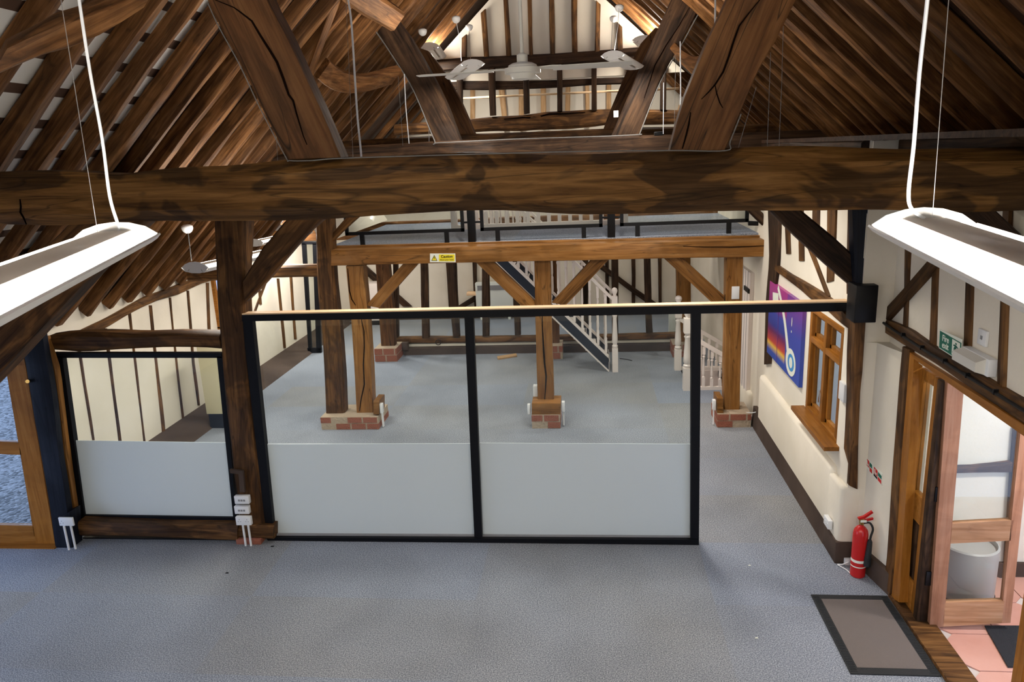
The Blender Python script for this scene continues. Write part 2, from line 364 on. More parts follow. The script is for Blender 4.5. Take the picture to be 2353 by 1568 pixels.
# ================================================================== SETTING
RX, RZ, RS = -.65, 7.0, .92            # ridge line and roof slope (underside of the rafters)
RSL = .955                             # the left slope is a little steeper
def rs(x): return RSL if x < RX else RS
def zr(x): return RZ-rs(x)*abs(x-RX)
XL, XR, XN = -5.93, 2.16, 2.47         # aisle wall, nave wall, nave wall beside the right-hand door
def grid_floor(name, rects, z0, z1, mat):
    bm = bmesh.new()
    for x0, x1, y0, y1 in rects: box(bm, (x0, y0, z0), (x1, y1, z1))
    return struct(name, bm, mat, smooth=0)
HX0, HX1, HY0, HY1 = 1.56, 2.14, 11.22, 12.16      # stairwell going down
grid_floor('floor', [(-7.2, XN, -3, 6.3), (-5.93, 2.4, 6.3, HY0), (-5.93, HX0, HY0, HY1), (HX1, 2.4, HY0, HY1), (-5.93, 2.4, HY1, 16.6)], -.1, 0, CARPET)
# far right wall with the window opening
WY0, WY1, WZ0, WZ1 = PX(1925, 900, 2.22).y, PX(1864, 716, 2.22).y, .98, 2.08
WY0 = 6.52
XU = 2.22
bm = bmesh.new()
for a, b in (((XU, 6.2, 0), (XU+.08, 16.6, WZ0)), ((XU, 6.2, WZ1), (XU+.08, 16.6, 3.66)), ((XU, 6.2, WZ0), (XU+.08, WY0, WZ1)), ((XU, WY1, WZ0), (XU+.08, 16.6, WZ1))): box(bm, a, b)
wall_right = struct('wall_right', bm, PLAS, smooth=0)
# rounded lower thickening of that wall, and the plinth
bm = B((2.165, 6.45, .0), (XU+.05, 9.35, .80), .05); struct('wall_right_lower', bm, PLAS, smooth=60)
bm = B((2.165, 9.9, .0), (XU+.05, 11.1, .34), .04); struct('wall_right_lower', bm, PLAS, smooth=60)
bm = Pr([(2.150, 6.5, 0), (2.3, 6.5, 0), (2.3, 6.5, .27), (2.168, 6.5, .27)], (0, 3.1, 0)); struct('baseboard_right', bm, PLINTH)
struct('wall_right_pier', B((2.165, 6.17, 0), (2.50, 6.52, .74), .035), PLAS, smooth=60)
struct('baseboard_pier', B((2.150, 6.155, 0), (2.36, 6.5, .21), .008), PLINTH)
# near right wall, door opening to the porch between DY0 and DY1
DY0, DY1, DZ = 4.0, 5.68, 2.02
bm = bmesh.new()
for a, b in (((XN, DY1, 0), (XN+.1, 6.2, 3.66)), ((XN, DY0, DZ), (XN+.1, DY1, 3.66)), ((XN, -3, 0), (XN+.1, DY0, 3.66))): box(bm, a, b)
prism(bm, [(XN, 5.72, 0), (XN, 6.19, 0), (2.24, 6.19, 0), (2.365, 6.16, 0)], (0, 0, 2.04)); box(bm, (2.225, 6.18, 0), (2.57, 6.3, 3.655))
struct('wall_near_right', bm, PLAS, smooth=0)
struct('baseboard_near_right', Pr([(2.43, 5.66, 0), (2.33, 6.17, 0), (2.4, 6.19, 0), (2.49, 5.7, 0)], (0, 0, .19)), PLINTH)
tag(timber('wall_plate', (2.25, 6.25, 3.56), (2.25, 16.4, 3.56), .2, .24, DARK, wob=.015, seg=.3), 'dark wall plate along the top of the far right wall', 'wall plate')
tag(timber('wall_plate', (2.49, -2.8, 3.57), (2.49, 6.15, 3.57), .18, .22, DARK, wob=.015, seg=.3), 'dark wall plate along the top of the wall over the porch door', 'wall plate')
# left aisle wall with its slanting end, left cross wall above the outer door
bm = bmesh.new(); box(bm, (XL-.25, 7.25, 0), (XL, 16.6, 2.25)); prism(bm, [(-5.40, 6.52, 0), (XL, 7.25, 0), (XL-.25, 7.25, 0), (-5.55, 6.42, 0)], (0, 0, 1.9)); struct('wall_left', bm, PLAS, smooth=0)
struct('baseboard_left', Pr([(XL, 7.3, 0), (-5.45, 7.3, 0), (-5.50, 7.3, .04), (XL, 7.3, .13)], (0, 9, 0)), PLINTH)
struct('wall_left_cross', Pr([(-7.2, 6.40, 2.12), (-5.25, 6.40, 2.12), (-5.25, 6.40, 2.8), (-4.78, 6.40, 2.85), (-4.78, 6.40, zr(-4.78)+.15), (-7.2, 6.40, zr(-4.78)+.15)], (0, .10, 0)), PLAS, smooth=0)
bm = bmesh.new()
for a, b in (((-7.3, -3, 0), (-7.2, .6, 4)), ((-7.3, .6, 2.3), (-7.2, 6.5, 4)), ((-7.3, 6.2, 0), (-7.2, 6.5, 2.3))): box(bm, a, b)
struct('wall_porch_left', bm, PLAS, smooth=0)
struct('ground_outside_left', B((-40, -20, -.16), (-7.3, 6.3, -.1)), GRAV, smooth=0)
struct('wall_near', B((-7.3, -3.1, 0), (3.5, -3, 7.4)), PLAS, smooth=0)
struct('wall_back', B((-6.2, 16.6, 0), (3.4, 16.7, 7.4)), PLAS, smooth=0)
struct('ceiling_porch', B((-7.3, -3, 2.95), (-5.0, 6.4, 3.0)), BOARDS, smooth=0)
# gable plaster above the collar
zc = 4.86
struct('wall_gable', Pr([(RX-(RZ-zc)/RS, 13.32, zc), (RX+(RZ-zc)/RS, 13.32, zc), (RX, 13.32, RZ)], (0, .08, 0)), PLAS, smooth=0)
# roof slopes: their own X axis runs down the slope
def slope(name, side, x_end, y0, y1, mat, off):
    ang = math.atan(RSL if side < 0 else RS); L_ = abs(x_end-RX)/math.cos(ang)
    bm = B((0, y0, off), (L_, y1, off+.05))
    ax = Vector((side*math.cos(ang), 0, -math.sin(ang))); z_ = Vector((side*math.sin(ang), 0, math.cos(ang))); y_ = z_.cross(ax)
    mw = Matrix((ax, y_, z_)).transposed().to_4x4(); mw.translation = (RX, 0, RZ)
    if y_.y < 0:
        bm.free(); bm = B((0, -y1, off), (L_, -y0, off+.05))
    return struct(name, bm, mat, smooth=0, mw=mw)
slope('ceiling_left', -1, -5.05, -3, 6.35, BATT, .17)
slope('ceiling_left', -1, -6.15, 6.35, 16.7, BOARDS, .15)
slope('ceiling_right', 1, 3.35, -3, 16.7, BOARDS, .15)
struct('wall_right_eaves', B((3.2, -3, 2.9), (3.3, 16.7, 3.9)), BOARDS, smooth=0)
struct('trim_eaves_right', B((2.15, -3, 3.661), (3.3, 16.7, 3.70)), BOARDS, smooth=0)
struct('added_backdrop_right', B((2.9, 9.6, -.2), (14, 9.8, 3.2)), PLAS, smooth=0)  # pale wall added outside to make the right window panes look bright
struct('ground_outside_right', B((2.35, 6.15, -.16), (40, 60, -.1)), GRAV, smooth=0)
struct('ground_outside_left', B((-40, 6.3, -.16), (-6.19, 60, -.1)), GRAV, smooth=0)

# upper floor behind the oak beam, stair opening in it
grid_floor('floor_upper', [(-3.55, 2.22, 9.93, 11.7), (-3.55, -2.15, 11.7, 13.1), (.55, 2.22, 11.7, 13.1)], 2.36, 2.53, CARPET)
struct('wall_upper_left', Pr([(-3.62, 9.9, 2.6), (-3.55, 9.9, 2.6), (-3.95, 9.9, 3.25), (-4.02, 9.9, 3.25)], (0, 3.2, 0)), PLAS, smooth=0)

# ================================================================== ROOF TIMBERS
def rafters(side, y0, y1, step, x_lo, text_side):
    i = 0; y = y0; ang = math.atan(RSL if side < 0 else RS)
    while y < y1:
        x_end = (x_lo if y > 6.3 or side > 0 else -5.0)
        wd = .10+.02*math.sin(i*2.3)
        a = Vector((RX+side*.02, y, RZ+.02)); b = Vector((x_end, y+.03*math.sin(i), zr(x_end)))
        nrm = Vector((side*math.sin(ang), 0, math.cos(ang)))
        a += nrm*.07; b += nrm*.07
        o = timber('roof_rafter', a, b, wd, .145, RAFT, up=nrm, wob=.02, seg=.28)
        tag(o, f'{ORD[i]} brown oak rafter from the camera end of the {text_side} roof slope', 'rafter', f'rafters of the {text_side} roof slope')
        y += step+.03*math.sin(i*1.7); i += 1
rafters(-1, 2.35, 13.1, .43, -5.85, 'left')
rafters(1, 2.75, 13.1, .43, 3.2, 'right')
for i, y in enumerate((14.0, 14.9, 15.8)):
    for s, nm in ((-1, 'left'), (1, 'right')):
        nrm = Vector((s*.677, 0, .736)); a = Vector((RX, y, RZ))+nrm*.06; xe = -5.8 if s < 0 else 3.1; b = Vector((xe, y, zr(xe)))+nrm*.06
        tag(timber('roof_rafter', a, b, .1, .12, RAFT, up=nrm, wob=.015, seg=.4), f'{ORD[i]} rafter beyond the plastered gable on the {nm} slope', 'rafter', 'rafters beyond the gable')

# truss nearest the camera
band('tie_beam', 'Y', 4.4, [(-140, 402), (0, 398), (150, 394), (260, 400), (450, 386), (720, 367), (1176, 353), (1700, 345), (2353, 339), (2500, 337)],
     [(-140, 524), (0, 519), (200, 516), (420, 512), (750, 505), (980, 493), (1176, 490), (1700, 490), (2353, 487), (2500, 486)], .32, BEAM,
     'huge weathered oak tie beam crossing the whole picture in front', 'beam', cham=.22, wob=.022, seg=.09)
band('roof_strut', 'Y', 4.42, [(395, -180), (476, 0), (503, 58), (551, 146), (598, 245), (660, 366)], [(540, -180), (612, 0), (663, 92), (697, 170), (734, 252), (779, 362)], .17, STRUT,
     'thick raking oak strut with a long crack, left one on the nearest beam', 'strut', cham=.05, wob=.012)
band('roof_strut', 'Y', 4.42, [(1744, -180), (1675, 0), (1631, 92), (1573, 235), (1553, 306), (1543, 348)], [(1915, -180), (1828, 0), (1791, 82), (1743, 167), (1703, 258), (1665, 348)], .17, STRUT,
     'thick raking oak strut with a long crack, right one on the nearest beam', 'strut', cham=.05, wob=.012)
band('knee_brace', 'Y', 4.47, [(-260, 900), (-60, 705), (20, 645), (130, 545), (190, 480)], [(-200, 1060), (0, 857), (120, 728), (240, 600), (350, 492)], .16, OAK,
     'broad dark brace sloping down behind the near left lamp', 'brace', cham=.06)
band('knee_brace', 'Y', 4.47, [(2285, 480), (2400, 590), (2500, 690)], [(2120, 480), (2275, 645), (2400, 770), (2500, 870)], .16, DARK,
     'dark brace sloping down behind the near right lamp', 'brace', cham=.06)
# truss over the glazed screen (mostly hidden behind the nearest beam)
band('tie_beam', 'Y', 6.4, [(200, 415), (700, 395), (1176, 380), (1990, 365), (2060, 364)], [(200, 500), (700, 490), (1176, 478), (1990, 470), (2060, 470)], .26, DARK,
     'dark tie beam hidden close behind the nearest one, over the glazed screen', 'beam')
band('knee_brace', 'Y', 6.42, [(557, 645), (600, 568), (660, 500)], [(562, 695), (606, 651), (652, 596), (700, 541), (748, 498)], .13, OAK,
     'curved oak brace rising right from the post beside the glazed screen', 'brace')
band('knee_brace', 'Y', 6.3, [(1835, 478), (1913, 541), (1974, 596), (1990, 612)], [(1762, 478), (1834, 550), (1910, 618), (1972, 670)], .14, DARK,
     'dark brace rising left from the post by the black bracket', 'brace')
# truss over the upper floor edge
band('tie_beam', 'Y', 9.65, [(560, 365), (780, 338), (1000, 325), (1400, 312), (1560, 310), (1905, 297), (1960, 296)], [(560, 420), (780, 378), (1000, 372), (1400, 365), (1560, 362), (1905, 350), (1960, 349)], .24, DARK,
     'dark tie beam just above the nearest beam, second from the camera', 'beam')
band('roof_strut', 'Y', 9.7, [(820, 0), (848, 44), (909, 136), (950, 204), (1001, 330)], [(880, -8), (899, 27), (943, 88), (991, 170), (1028, 245), (1060, 328)], .22, DARK,
     'dark raking strut left of the ceiling fan', 'strut', cham=.05)
band('roof_strut', 'Y', 9.7, [(1560, -40), (1543, 0), (1475, 150), (1403, 318)], [(1635, -40), (1612, 9), (1562, 104), (1515, 191), (1468, 316)], .22, DARK,
     'dark raking strut right of the ceiling fan', 'strut', cham=.05)
# slim tie and struts behind it
band('tie_beam', 'Y', 11.5, [(700, 330), (1000, 312), (1090, 308), (1400, 295), (1560, 291), (1800, 284)], [(700, 350), (1000, 336), (1090, 332), (1400, 322), (1560, 318), (1800, 312)], .2, OAK,
     'slim straight tie beam below the cracked log, third from the camera', 'beam')
band('roof_strut', 'Y', 11.55, [(935, 100), (985, 200), (1035, 312)], [(984, 117), (1025, 173), (1058, 232), (1092, 310)], .2, STRUT,
     'brown strut partly behind the dark strut left of the fan', 'strut', cham=.05)
band('roof_strut', 'Y', 11.55, [(1506, 63), (1471, 102), (1437, 173), (1402, 256), (1386, 300)], [(1560, 80), (1500, 170), (1450, 260), (1432, 298)], .2, STRUT,
     'brown strut partly behind the dark strut right of the fan', 'strut', cham=.05)
# gable frame
G = 13.2
band('tie_beam', 'Y', G, [(905, 285), (930, 282), (1085, 271), (1200, 262), (1260, 254), (1400, 251), (1560, 252), (1640, 250)], [(905, 312), (930, 310), (1085, 302), (1200, 300), (1260, 296), (1400, 288), (1560, 284), (1640, 282)], .22, OAK,
     'cracked brown log tie at the foot of the gable', 'beam', cham=.2, wob=.02)
band('collar_beam', 'Y', G, [(980, 140), (1089, 130), (1200, 126), (1365, 117), (1475, 108)], [(975, 168), (1061, 160), (1200, 153), (1365, 144), (1475, 136)], .14, DARK,
     'dark upper collar beam under the gable plaster', 'beam')
band('collar_beam', 'Y', G+.1, [(1010, 190), (1063, 186), (1200, 186), (1360, 181), (1460, 177)], [(1010, 210), (1063, 206), (1200, 205), (1360, 196), (1460, 192)], .08, DARK,
     'dark lower collar beam crossing behind the fan blades', 'beam')
def studs(name, plv, rows, depth, mat, fmt, group, cat='stud'):
    for i, (A, Bp) in enumerate(rows):
        band(name, plv[0], plv[1], A, Bp, depth, mat, fmt.format(ORD[i]), cat, group, wob=.012, seg=.2)
studs('gable_stud', ('Y', G), [([(1061, 87), (1061, 132)], [(1072, 78), (1072, 131)]), ([(1104, 30), (1111, 131)], [(1115, 20), (1122, 130)]), ([(1155, -30), (1163, 129)], [(1165, -38), (1174, 128)]),
    ([(1210, -60), (1215, 128)], [(1221, -60), (1224, 127)]), ([(1261, -60), (1264, 125)], [(1273, -60), (1275, 124)]), ([(1313, -50), (1315, 123)], [(1326, -40), (1327, 122)]),
    ([(1369, 0), (1366, 120)], [(1380, 10), (1378, 120)]), ([(1418, 50), (1419, 115)], [(1430, 62), (1431, 114)])], .1, OAK,
    '{} upright stud from the left in the gable plaster above the collar', 'studs in the gable plaster')
studs('gable_stud', ('Y', G-.02), [([(1048, 160), (1050, 268)], [(1062, 160), (1063, 268)]), ([(1122, 156), (1126, 266)], [(1137, 155), (1140, 265)]), ([(1201, 152), (1204, 262)], [(1213, 152), (1216, 261)]),
    ([(1279, 148), (1281, 256)], [(1291, 148), (1293, 255)]), ([(1360, 145), (1358, 254)], [(1371, 145), (1371, 254)]), ([(1440, 141), (1436, 254)], [(1452, 141), (1449, 254)]), ([(1519, 150), (1518, 252)], [(1532, 150), (1531, 252)])], .11, DARK,
    '{} dark stud from the left between upper collar and cracked log', 'open studs below the collar')
studs('wall_stud', ('Y', 16.5), [([(942, 235), (950, 285)], [(951, 230), (961, 285)]), ([(1079, 200), (1080, 300)], [(1090, 200), (1091, 300)]), ([(1146, 200), (1157, 300)], [(1158, 200), (1168, 300)]), ([(1192, 200), (1193, 300)], [(1203, 200), (1203, 300)]),
    ([(1242, 195), (1244, 296)], [(1254, 195), (1255, 296)]), ([(1299, 192), (1299, 293)], [(1310, 192), (1310, 293)]), ([(1343, 190), (1346, 291)], [(1353, 190), (1355, 291)]), ([(1394, 188), (1394, 288)], [(1405, 188), (1405, 288)]), ([(1560, 240), (1550, 285)], [(1570, 245), (1562, 285)])], .1, PALE,
    '{} pale stud from the left on the end wall seen under the gable', 'pale studs of the end wall')
band('batten', 'Y', 15.2, [(1000, 228), (1063, 223), (1365, 209), (1560, 201)], [(1000, 233), (1063, 228), (1365, 214), (1560, 206)], .05, PINE, 'thin pale batten running across behind the lower collar', 'batten')
# wind braces and purlins
def brace3(name, pts, w_, h_, mat, label, up=(0, 0, 1)):
    P_ = smooth_pts(pts, 5); up = Vector(up)
    A = []; Bb = []
    for i, p in enumerate(P_):
        t = (P_[min(i+1, len(P_)-1)]-P_[max(i-1, 0)]).normalized(); s = t.cross(up).normalized(); u = s.cross(t)
        A.append(p-s*w_/2-u*h_/2); Bb.append(p+s*w_/2-u*h_/2)
    o = loft(name, A, Bb, up*h_, mat, wob=.012, seg=.12); return tag(o, label, 'brace')
brace3('wind_brace', [PY(742, 160, 8.3), PY(775, 184, 8.5), PY(830, 190, 8.8), PY(900, 172, 9.4)], .1, .24, RAFT, 'curved pale wind brace on the left roof slope beside the hanging cable', (.67, 0, .74))
brace3('wind_brace', [PY(1640, 140, 8.6), PY(1610, 152, 8.8), PY(1580, 140, 9.1), PY(1560, 120, 9.5)], .1, .22, RAFT, 'stub of curved wind brace behind the right near strut', (-.67, 0, .74))
brace3('wind_brace', [PY(-60, 130, 3.6), PY(60, 75, 3.7), PY(170, 45, 3.85), PY(290, -25, 4.0)], .12, .2, RAFT, 'heavy curved wind brace in the top left corner', (.67, 0, .74))
brace3('purlin_stub', [PY(760, -60, 8.0), PY(830, -5, 8.5), PY(905, 42, 9.1)], .2, .26, RAFT, 'rounded purlin end resting on top of the dark left strut', (.67, 0, .74))
brace3('wind_brace', [PY(690, 250, 8.1), PY(735, 120, 8.2), PY(790, -20, 8.3)], .09, .14, RAFT, 'slim brace crossing the rafters beside the left near strut', (.67, 0, .74))

# ================================================================== LEFT SIDE
post = band('oak_post', 'Y', 6.45, [(492, 500), (497, 690), (510, 850), (531, 1070), (545, 1180), (548, 1214)], [(563, 500), (558, 690), (567, 850), (583, 1000), (596, 1080), (606, 1190), (612, 1214)], .22, OAK,
     'tall rough oak post between the two glazed screens', 'post', cham=.12, wob=.014)
band('timber_pad', 'Y', 6.39, [(541, 1212), (600, 1208), (627, 1212)], [(541, 1238), (600, 1242), (627, 1243)], .3, OAK, 'rough wooden pad under the tall post by the screens', 'pad', cham=.2)
tag(finish('brick_pad', B(PY(541, 1240, 6.37), PY(600, 1253, 6.37)+Vector((0, .25, 0)), .008), BRICKR), 'small pinkish brick under the tall post by the screens', 'brick')
band('aisle_tie', 'Y', 6.47, [(101, 774), (147, 765), (214, 763), (312, 767), (398, 764), (502, 769)], [(106, 804), (184, 811), (275, 804), (383, 797), (459, 799), (508, 804)], .2, OAK,
     'rough horizontal log above the left glazed screen', 'beam', cham=.2, wob=.012)
band('sill_log', 'Y', 6.37, [(178, 1201), (306, 1206), (545, 1211)], [(184, 1234), (367, 1238), (545, 1245)], .26, OAK, 'low rough log under the left glazed screen', 'sill', cham=.15, wob=.012)
struct('shadow_strip_screen', B(PY(190, 1236, 6.45), PY(545, 1250, 6.45)+Vector((0, .1, 0))), BLACK)  # black strip standing in for the shadow under the sill log
band('corner_post', 'Y', 6.3, [(40, 740), (61, 850), (90, 1020), (120, 1205)], [(92, 740), (110, 850), (133, 1020), (158, 1205)], .08, BLKW, 'black stained corner post between outer door and left screen', 'post', cham=.08)
band('corner_post', 'Y', 6.42, [(88, 775), (110, 850), (133, 1020), (156, 1190)], [(107, 775), (131, 850), (150, 1020), (174, 1190)], .07, GOLD, 'narrow orange-brown upright beside the black corner post', 'post', wob=.01)
band('corner_plinth', 'Y', 6.27, [(118, 1196), (128, 1272)], [(160, 1178), (166, 1262)], .16, BLKW, 'black boxed plinth at the foot of the corner post', 'plinth', cham=.03)

# outer glazed door at far left
d1 = empty('door_1', PY(60, 1255, 6.3)); d1['kind'] = 'structure'
YD = 6.33
child('stile', Pr([PY(12, 840, YD), PY(58, 840, YD), PY(127, 1254, YD), PY(82, 1254, YD)], (0, .05, 0)), JOINV, d1)
child('top_stile', Pr([PY(-12, 740, YD), PY(38, 740, YD), PY(58, 840, YD), PY(12, 840, YD)], (0, .05, 0)), JOINV, d1)
child('middle_rail', Pr([PY(-60, 1013, YD), PY(43, 1017, YD), PY(49, 1046, YD), PY(-60, 1042, YD)], (0, .045, 0)), JOIN, d1)
child('bottom_rail', Pr([PY(-60, 1206, YD), PY(76, 1209, YD), PY(84, 1254, YD), PY(-60, 1250, YD)], (0, .05, 0)), JOIN, d1)
child('stile', Pr([PY(-120, 740, YD), PY(-60, 740, YD), PY(-20, 1252, YD), PY(-80, 1252, YD)], (0, .05, 0)), JOINV, d1)
for y0, y1, n_ in ((740, 1013, 'pane'), (1045, 1206, 'pane')):
    child(n_, Pr([PY(-90, y0, YD+.02), PY(38+ (y0-840)*.166, y0, YD+.02), PY(12+(y1-840)*.175, y1, YD+.02), PY(-70, y1, YD+.02)], (0, .008, 0)), GLASS, d1)
child('weather_bar', B(PY(-80, 1252, 6.3), PY(128, 1258, 6.3)+Vector((0, .03, 0))), BRASS, d1)
child('threshold', B(PY(-80, 1258, 6.24), PY(128, 1275, 6.24)+Vector((0, .15, 0))), JOIN, d1)
child('door_knob', Tb([PY(63, 877, 6.31), PY(63, 877, 6.25)], .018, 10), BRASS, d1)

# left glazed screen
YS = 6.5
ls = empty('glazed_screen', PY(360, 1197, YS), label='black framed glazed screen left of the rough post, lower half frosted', cat='glazed screen')
def quad(pts, y, d): return Pr([PY(px, py, y) for px, py in pts], (0, d, 0))
for nm, q in (('frame_rail', [(120, 812), (509, 812), (509, 823), (122, 823)]), ('frame_rail', [(175, 1184), (545, 1190), (545, 1202), (176, 1196)]),
              ('frame_stile', [(121, 818), (143, 820), (194, 1186), (174, 1190)]), ('frame_stile', [(498, 820), (512, 820), (544, 1195), (536, 1192)])):
    child(nm, quad(q, YS, .06), BLACK, ls)
child('clear_pane', quad([(143, 822), (498, 822), (518, 1018), (168, 1013)], YS+.03, .008), GLASS, ls)
child('frosted_pane', quad([(168, 1013), (518, 1018), (537, 1190), (192, 1185)], YS+.025, .010), FROST, ls, 'frosted lower part of the pane')

# main glazed screen
ms = empty('glazed_screen', (-1.1, YS, 0), label='long black framed glazed screen with two frosted lower panels in mid room', cat='glazed screen')
YF = 6.45
tl, tr = PY(556, 722, YF), PY(1972, 694, YF)
ztop = 2.30
child('top_rail', Pr([PY(556, 724, YF), PY(1972, 695, YF), PY(1972, 715, YF), PY(556, 739, YF)], (0, .09, 0)), BLACK, ms)
a_, b_ = PY(556, 724, YF), PY(1972, 695, YF)
child('capping', Pr([a_, b_, b_+Vector((0, 0, .012)), a_+Vector((0, 0, .012))], (0, .10, 0)), PINE, ms, 'bare pine capping strip')
for q in ([(556, 738), (579, 734), (630, 1232), (609, 1204)], [(1067, 727), (1087, 726), (1108, 1238), (1090, 1236)], [(1589, 717), (1611, 717), (1606, 1256), (1587, 1250)]):
    child('post', quad(q, YF+.01, .07), BLACK, ms)
child('bottom_rail', quad([(612, 1236), (1606, 1241), (1606, 1256), (618, 1250)], YF, .09), BLACK, ms)
child('glazing_bead', quad([(628, 1228), (1588, 1234), (1588, 1241), (628, 1236)], YF+.04, .03), SLOT, ms)
for i, (cl, fr) in enumerate(((((579, 734), (1067, 727), (1082, 1020), (608, 1021)), ((608, 1021), (1082, 1020), (1091, 1231), (629, 1229))),
                              (((1087, 726), (1589, 717), (1588, 1021), (1099, 1019)), ((1099, 1019), (1588, 1021), (1588, 1236), (1108, 1232))))):
    child('clear_pane', quad(cl, YS+.02, .008), GLASS, ms)
    child('frosted_pane', quad(fr, YS+.015, .010), FROST, ms, 'frosted lower panel')
tag(finish('post_bracket', B(PY(1968, 657, 6.09), PY(2013, 742, 6.09)+Vector((0, .2, 0)), .008), BLKM), 'black metal box clasping the right wall post at the screen end', 'bracket')

# studs and rail of the aisle wall
def lst(rows): studs('wall_stud', ('X', XL+.012), rows, -.08, OAK, '{} narrow stud from the left in the aisle wall behind the left screen', 'studs of the aisle wall')
rows = []
for top, mid, bot, w_ in (((181, 790), (188, 830), (217, 1012), 6), ((244, 755), (253, 825), (277, 1016), 7), ((299, 720), (312, 825), (334, 1020), 5), ((347, 702), (360, 825), (378, 1005), 7), ((391, 684), (406, 825), (423, 968), 5), ((433, 668), (445, 825), (458, 932), 6), ((478, 650), (482, 760), (492, 905), 8)):
    rows.append(([(top[0]-w_/2, top[1]), (mid[0]-w_/2, mid[1]), (bot[0]-w_/2, bot[1])], [(top[0]+w_/2, top[1]), (mid[0]+w_/2, mid[1]), (bot[0]+w_/2, bot[1])]))
lst(rows)
band('wall_rail', 'X', XL+.05, [(184, 763), (245, 734), (294, 706), (337, 682), (389, 664), (428, 648), (480, 630), (560, 600)], [(205, 772), (245, 755), (300, 722), (331, 705), (367, 690), (416, 676), (465, 651), (560, 622)], -.1, OAK,
     'curved rough rail along the top of the aisle wall', 'rail', cham=.15)
o = empty('pane_reflection_box', PZ(497, 985), label='cream box with dark foot put in for a reflection in the left screen glass', cat='reflection box')  # box added to imitate a pale reflection in the glass
p = PZ(480, 985)
child('body', B((p.x, p.y, .22), (p.x+.5, p.y+.4, 1.30), .005), CBEIGE, o); child('foot', B((p.x+.02, p.y+.01, 0), (p.x+.52, p.y+.4, .22)), NAVY, o)
# further aisle parts behind the screen
band('aisle_tie', 'Y', 9.7, [(430, 625), (560, 618), (640, 611), (730, 609)], [(430, 648), (560, 642), (640, 640), (730, 638)], .18, OAK, 'rough horizontal log from the aisle wall to the old post', 'beam', cham=.18)
op = band('oak_post', 'Y', 9.66, [(722, 500), (725, 560), (732, 707), (738, 773), (744, 880), (748, 953)], [(760, 500), (763, 560), (770, 659), (775, 707), (789, 878), (791, 950)], .2, OAK,
     'old dark rough post standing beside the left orange post', 'post', cham=.12, wob=.012)
band('knee_brace', 'Y', 9.68, [(757, 545), (780, 517), (800, 495)], [(764, 556), (795, 525), (832, 492)], .1, OAK, 'short brace rising right from the old dark post', 'brace')
WYL = 12.0
wn = empty('window_2', (XL, WYL, 1.2)); wn['kind'] = 'structure'
for a, b, m_ in (((XL-.01, 11.05, 1.15), (XL+.05, 11.12, 2.1), JOIN), ((XL-.01, 11.75, 1.15), (XL+.05, 11.82, 2.1), JOIN), ((XL-.01, 11.05, 1.1), (XL+.06, 11.82, 1.17), JOIN)):
    child('frame', B(a, b), m_, wn)
child('pane', B((XL+.005, 11.12, 1.17), (XL+.015, 11.75, 2.1)), plain('window_daylight_glow', (.25, .35, .6), .1, emit=(.32, .45, .85), es=.9), wn)  # daylight put in as the pane's own glow, with solid wall behind
for i, (y, nm) in enumerate(((10.9, 'near'), (12.6, 'far'))):
    pass
fs = empty('glazed_partition', PZ(712, 812), label='tall black framed glazed partition in the left aisle beyond the old post', cat='glazed partition')
YP = PZ(712, 812).y
for q in ([(693, 560), (702, 560), (716, 812), (709, 815)], [(718, 560), (727, 560), (738, 812), (727, 812)], [(693, 556), (727, 556), (727, 562), (693, 562)], [(706, 800), (738, 800), (738, 812), (708, 814)]):
    child('frame_bar', quad(q, YP, .06), BLACK, fs)
child('pane', quad([(700, 562), (720, 562), (730, 802), (714, 802)], YP+.02, .008), GLASS, fs)
for i, (t_, b__) in enumerate((((592, 600), (600, 700)), ((640, 640), (655, 800)), ((668, 620), (680, 780)))):
    band('wall_stud', 'X', XL+.012, [(t_[0]-3, t_[1]), (b__[0]-3, b__[1])], [(t_[0]+3, t_[1]), (b__[0]+3, b__[1])], -.08, OAK, f'{ORD[i]} stud of the aisle wall seen between tall post and old post', 'stud', 'far studs of the aisle wall')
band('wall_brace', 'X', XL+.02, [(612, 640), (585, 715)], [(617, 640), (590, 715)], -.08, OAK, 'thin slanting timber in the aisle wall behind the main screen', 'brace')

# ================================================================== UPPER FLOOR FRAME
band('floor_beam', 'Y', 9.6, [(761, 576), (1200, 564), (1761, 551)], [(761, 611), (1200, 601), (1761, 590)], .24, GOLD, 'golden oak beam carrying the front edge of the upper floor', 'beam', cham=.03, wob=.004)
band('floor_joist', 'Y', 9.85, [(765, 566), (1200, 555), (1759, 541)], [(765, 590), (1200, 580), (1759, 566)], .075, GOLD, 'golden oak edge board just behind the floor beam', 'board', cham=.03, wob=.003)
def gold(A, Bp, label, nm='oak_post', cat='post', y=9.68, d=.19): return band(nm, 'Y', y, A, Bp, d, GOLD, label, cat, cham=.05, wob=.005)
gold([(794, 612), (806, 725), (820, 956)], [(834, 611), (845, 725), (858, 956)], 'golden oak post, leftmost of the three under the floor beam')
gold([(1227, 600), (1236, 930)], [(1264, 599), (1273, 930)], 'golden oak post with a long crack, middle of the three under the beam')
gold([(1669, 591), (1664, 950)], [(1708, 590), (1700, 950)], 'golden oak post, rightmost of the three, near the colourful picture')
gold([(841, 702), (925, 608)], [(871, 708), (961, 606)], 'golden brace rising right from the leftmost oak post', 'knee_brace', 'brace', 9.71, .11)
gold([(1135, 603), (1230, 694)], [(1094, 603), (1198, 703), (1224, 728)], 'golden brace on the left of the middle oak post', 'knee_brace', 'brace', 9.71, .11)
gold([(1268, 696), (1358, 598)], [(1300, 702), (1400, 596)], 'golden brace on the right of the middle oak post', 'knee_brace', 'brace', 9.71, .11)
gold([(1567, 592), (1664, 680)], [(1524, 593), (1637, 697), (1664, 722)], 'golden brace on the left of the rightmost oak post', 'knee_brace', 'brace', 9.71, .11)
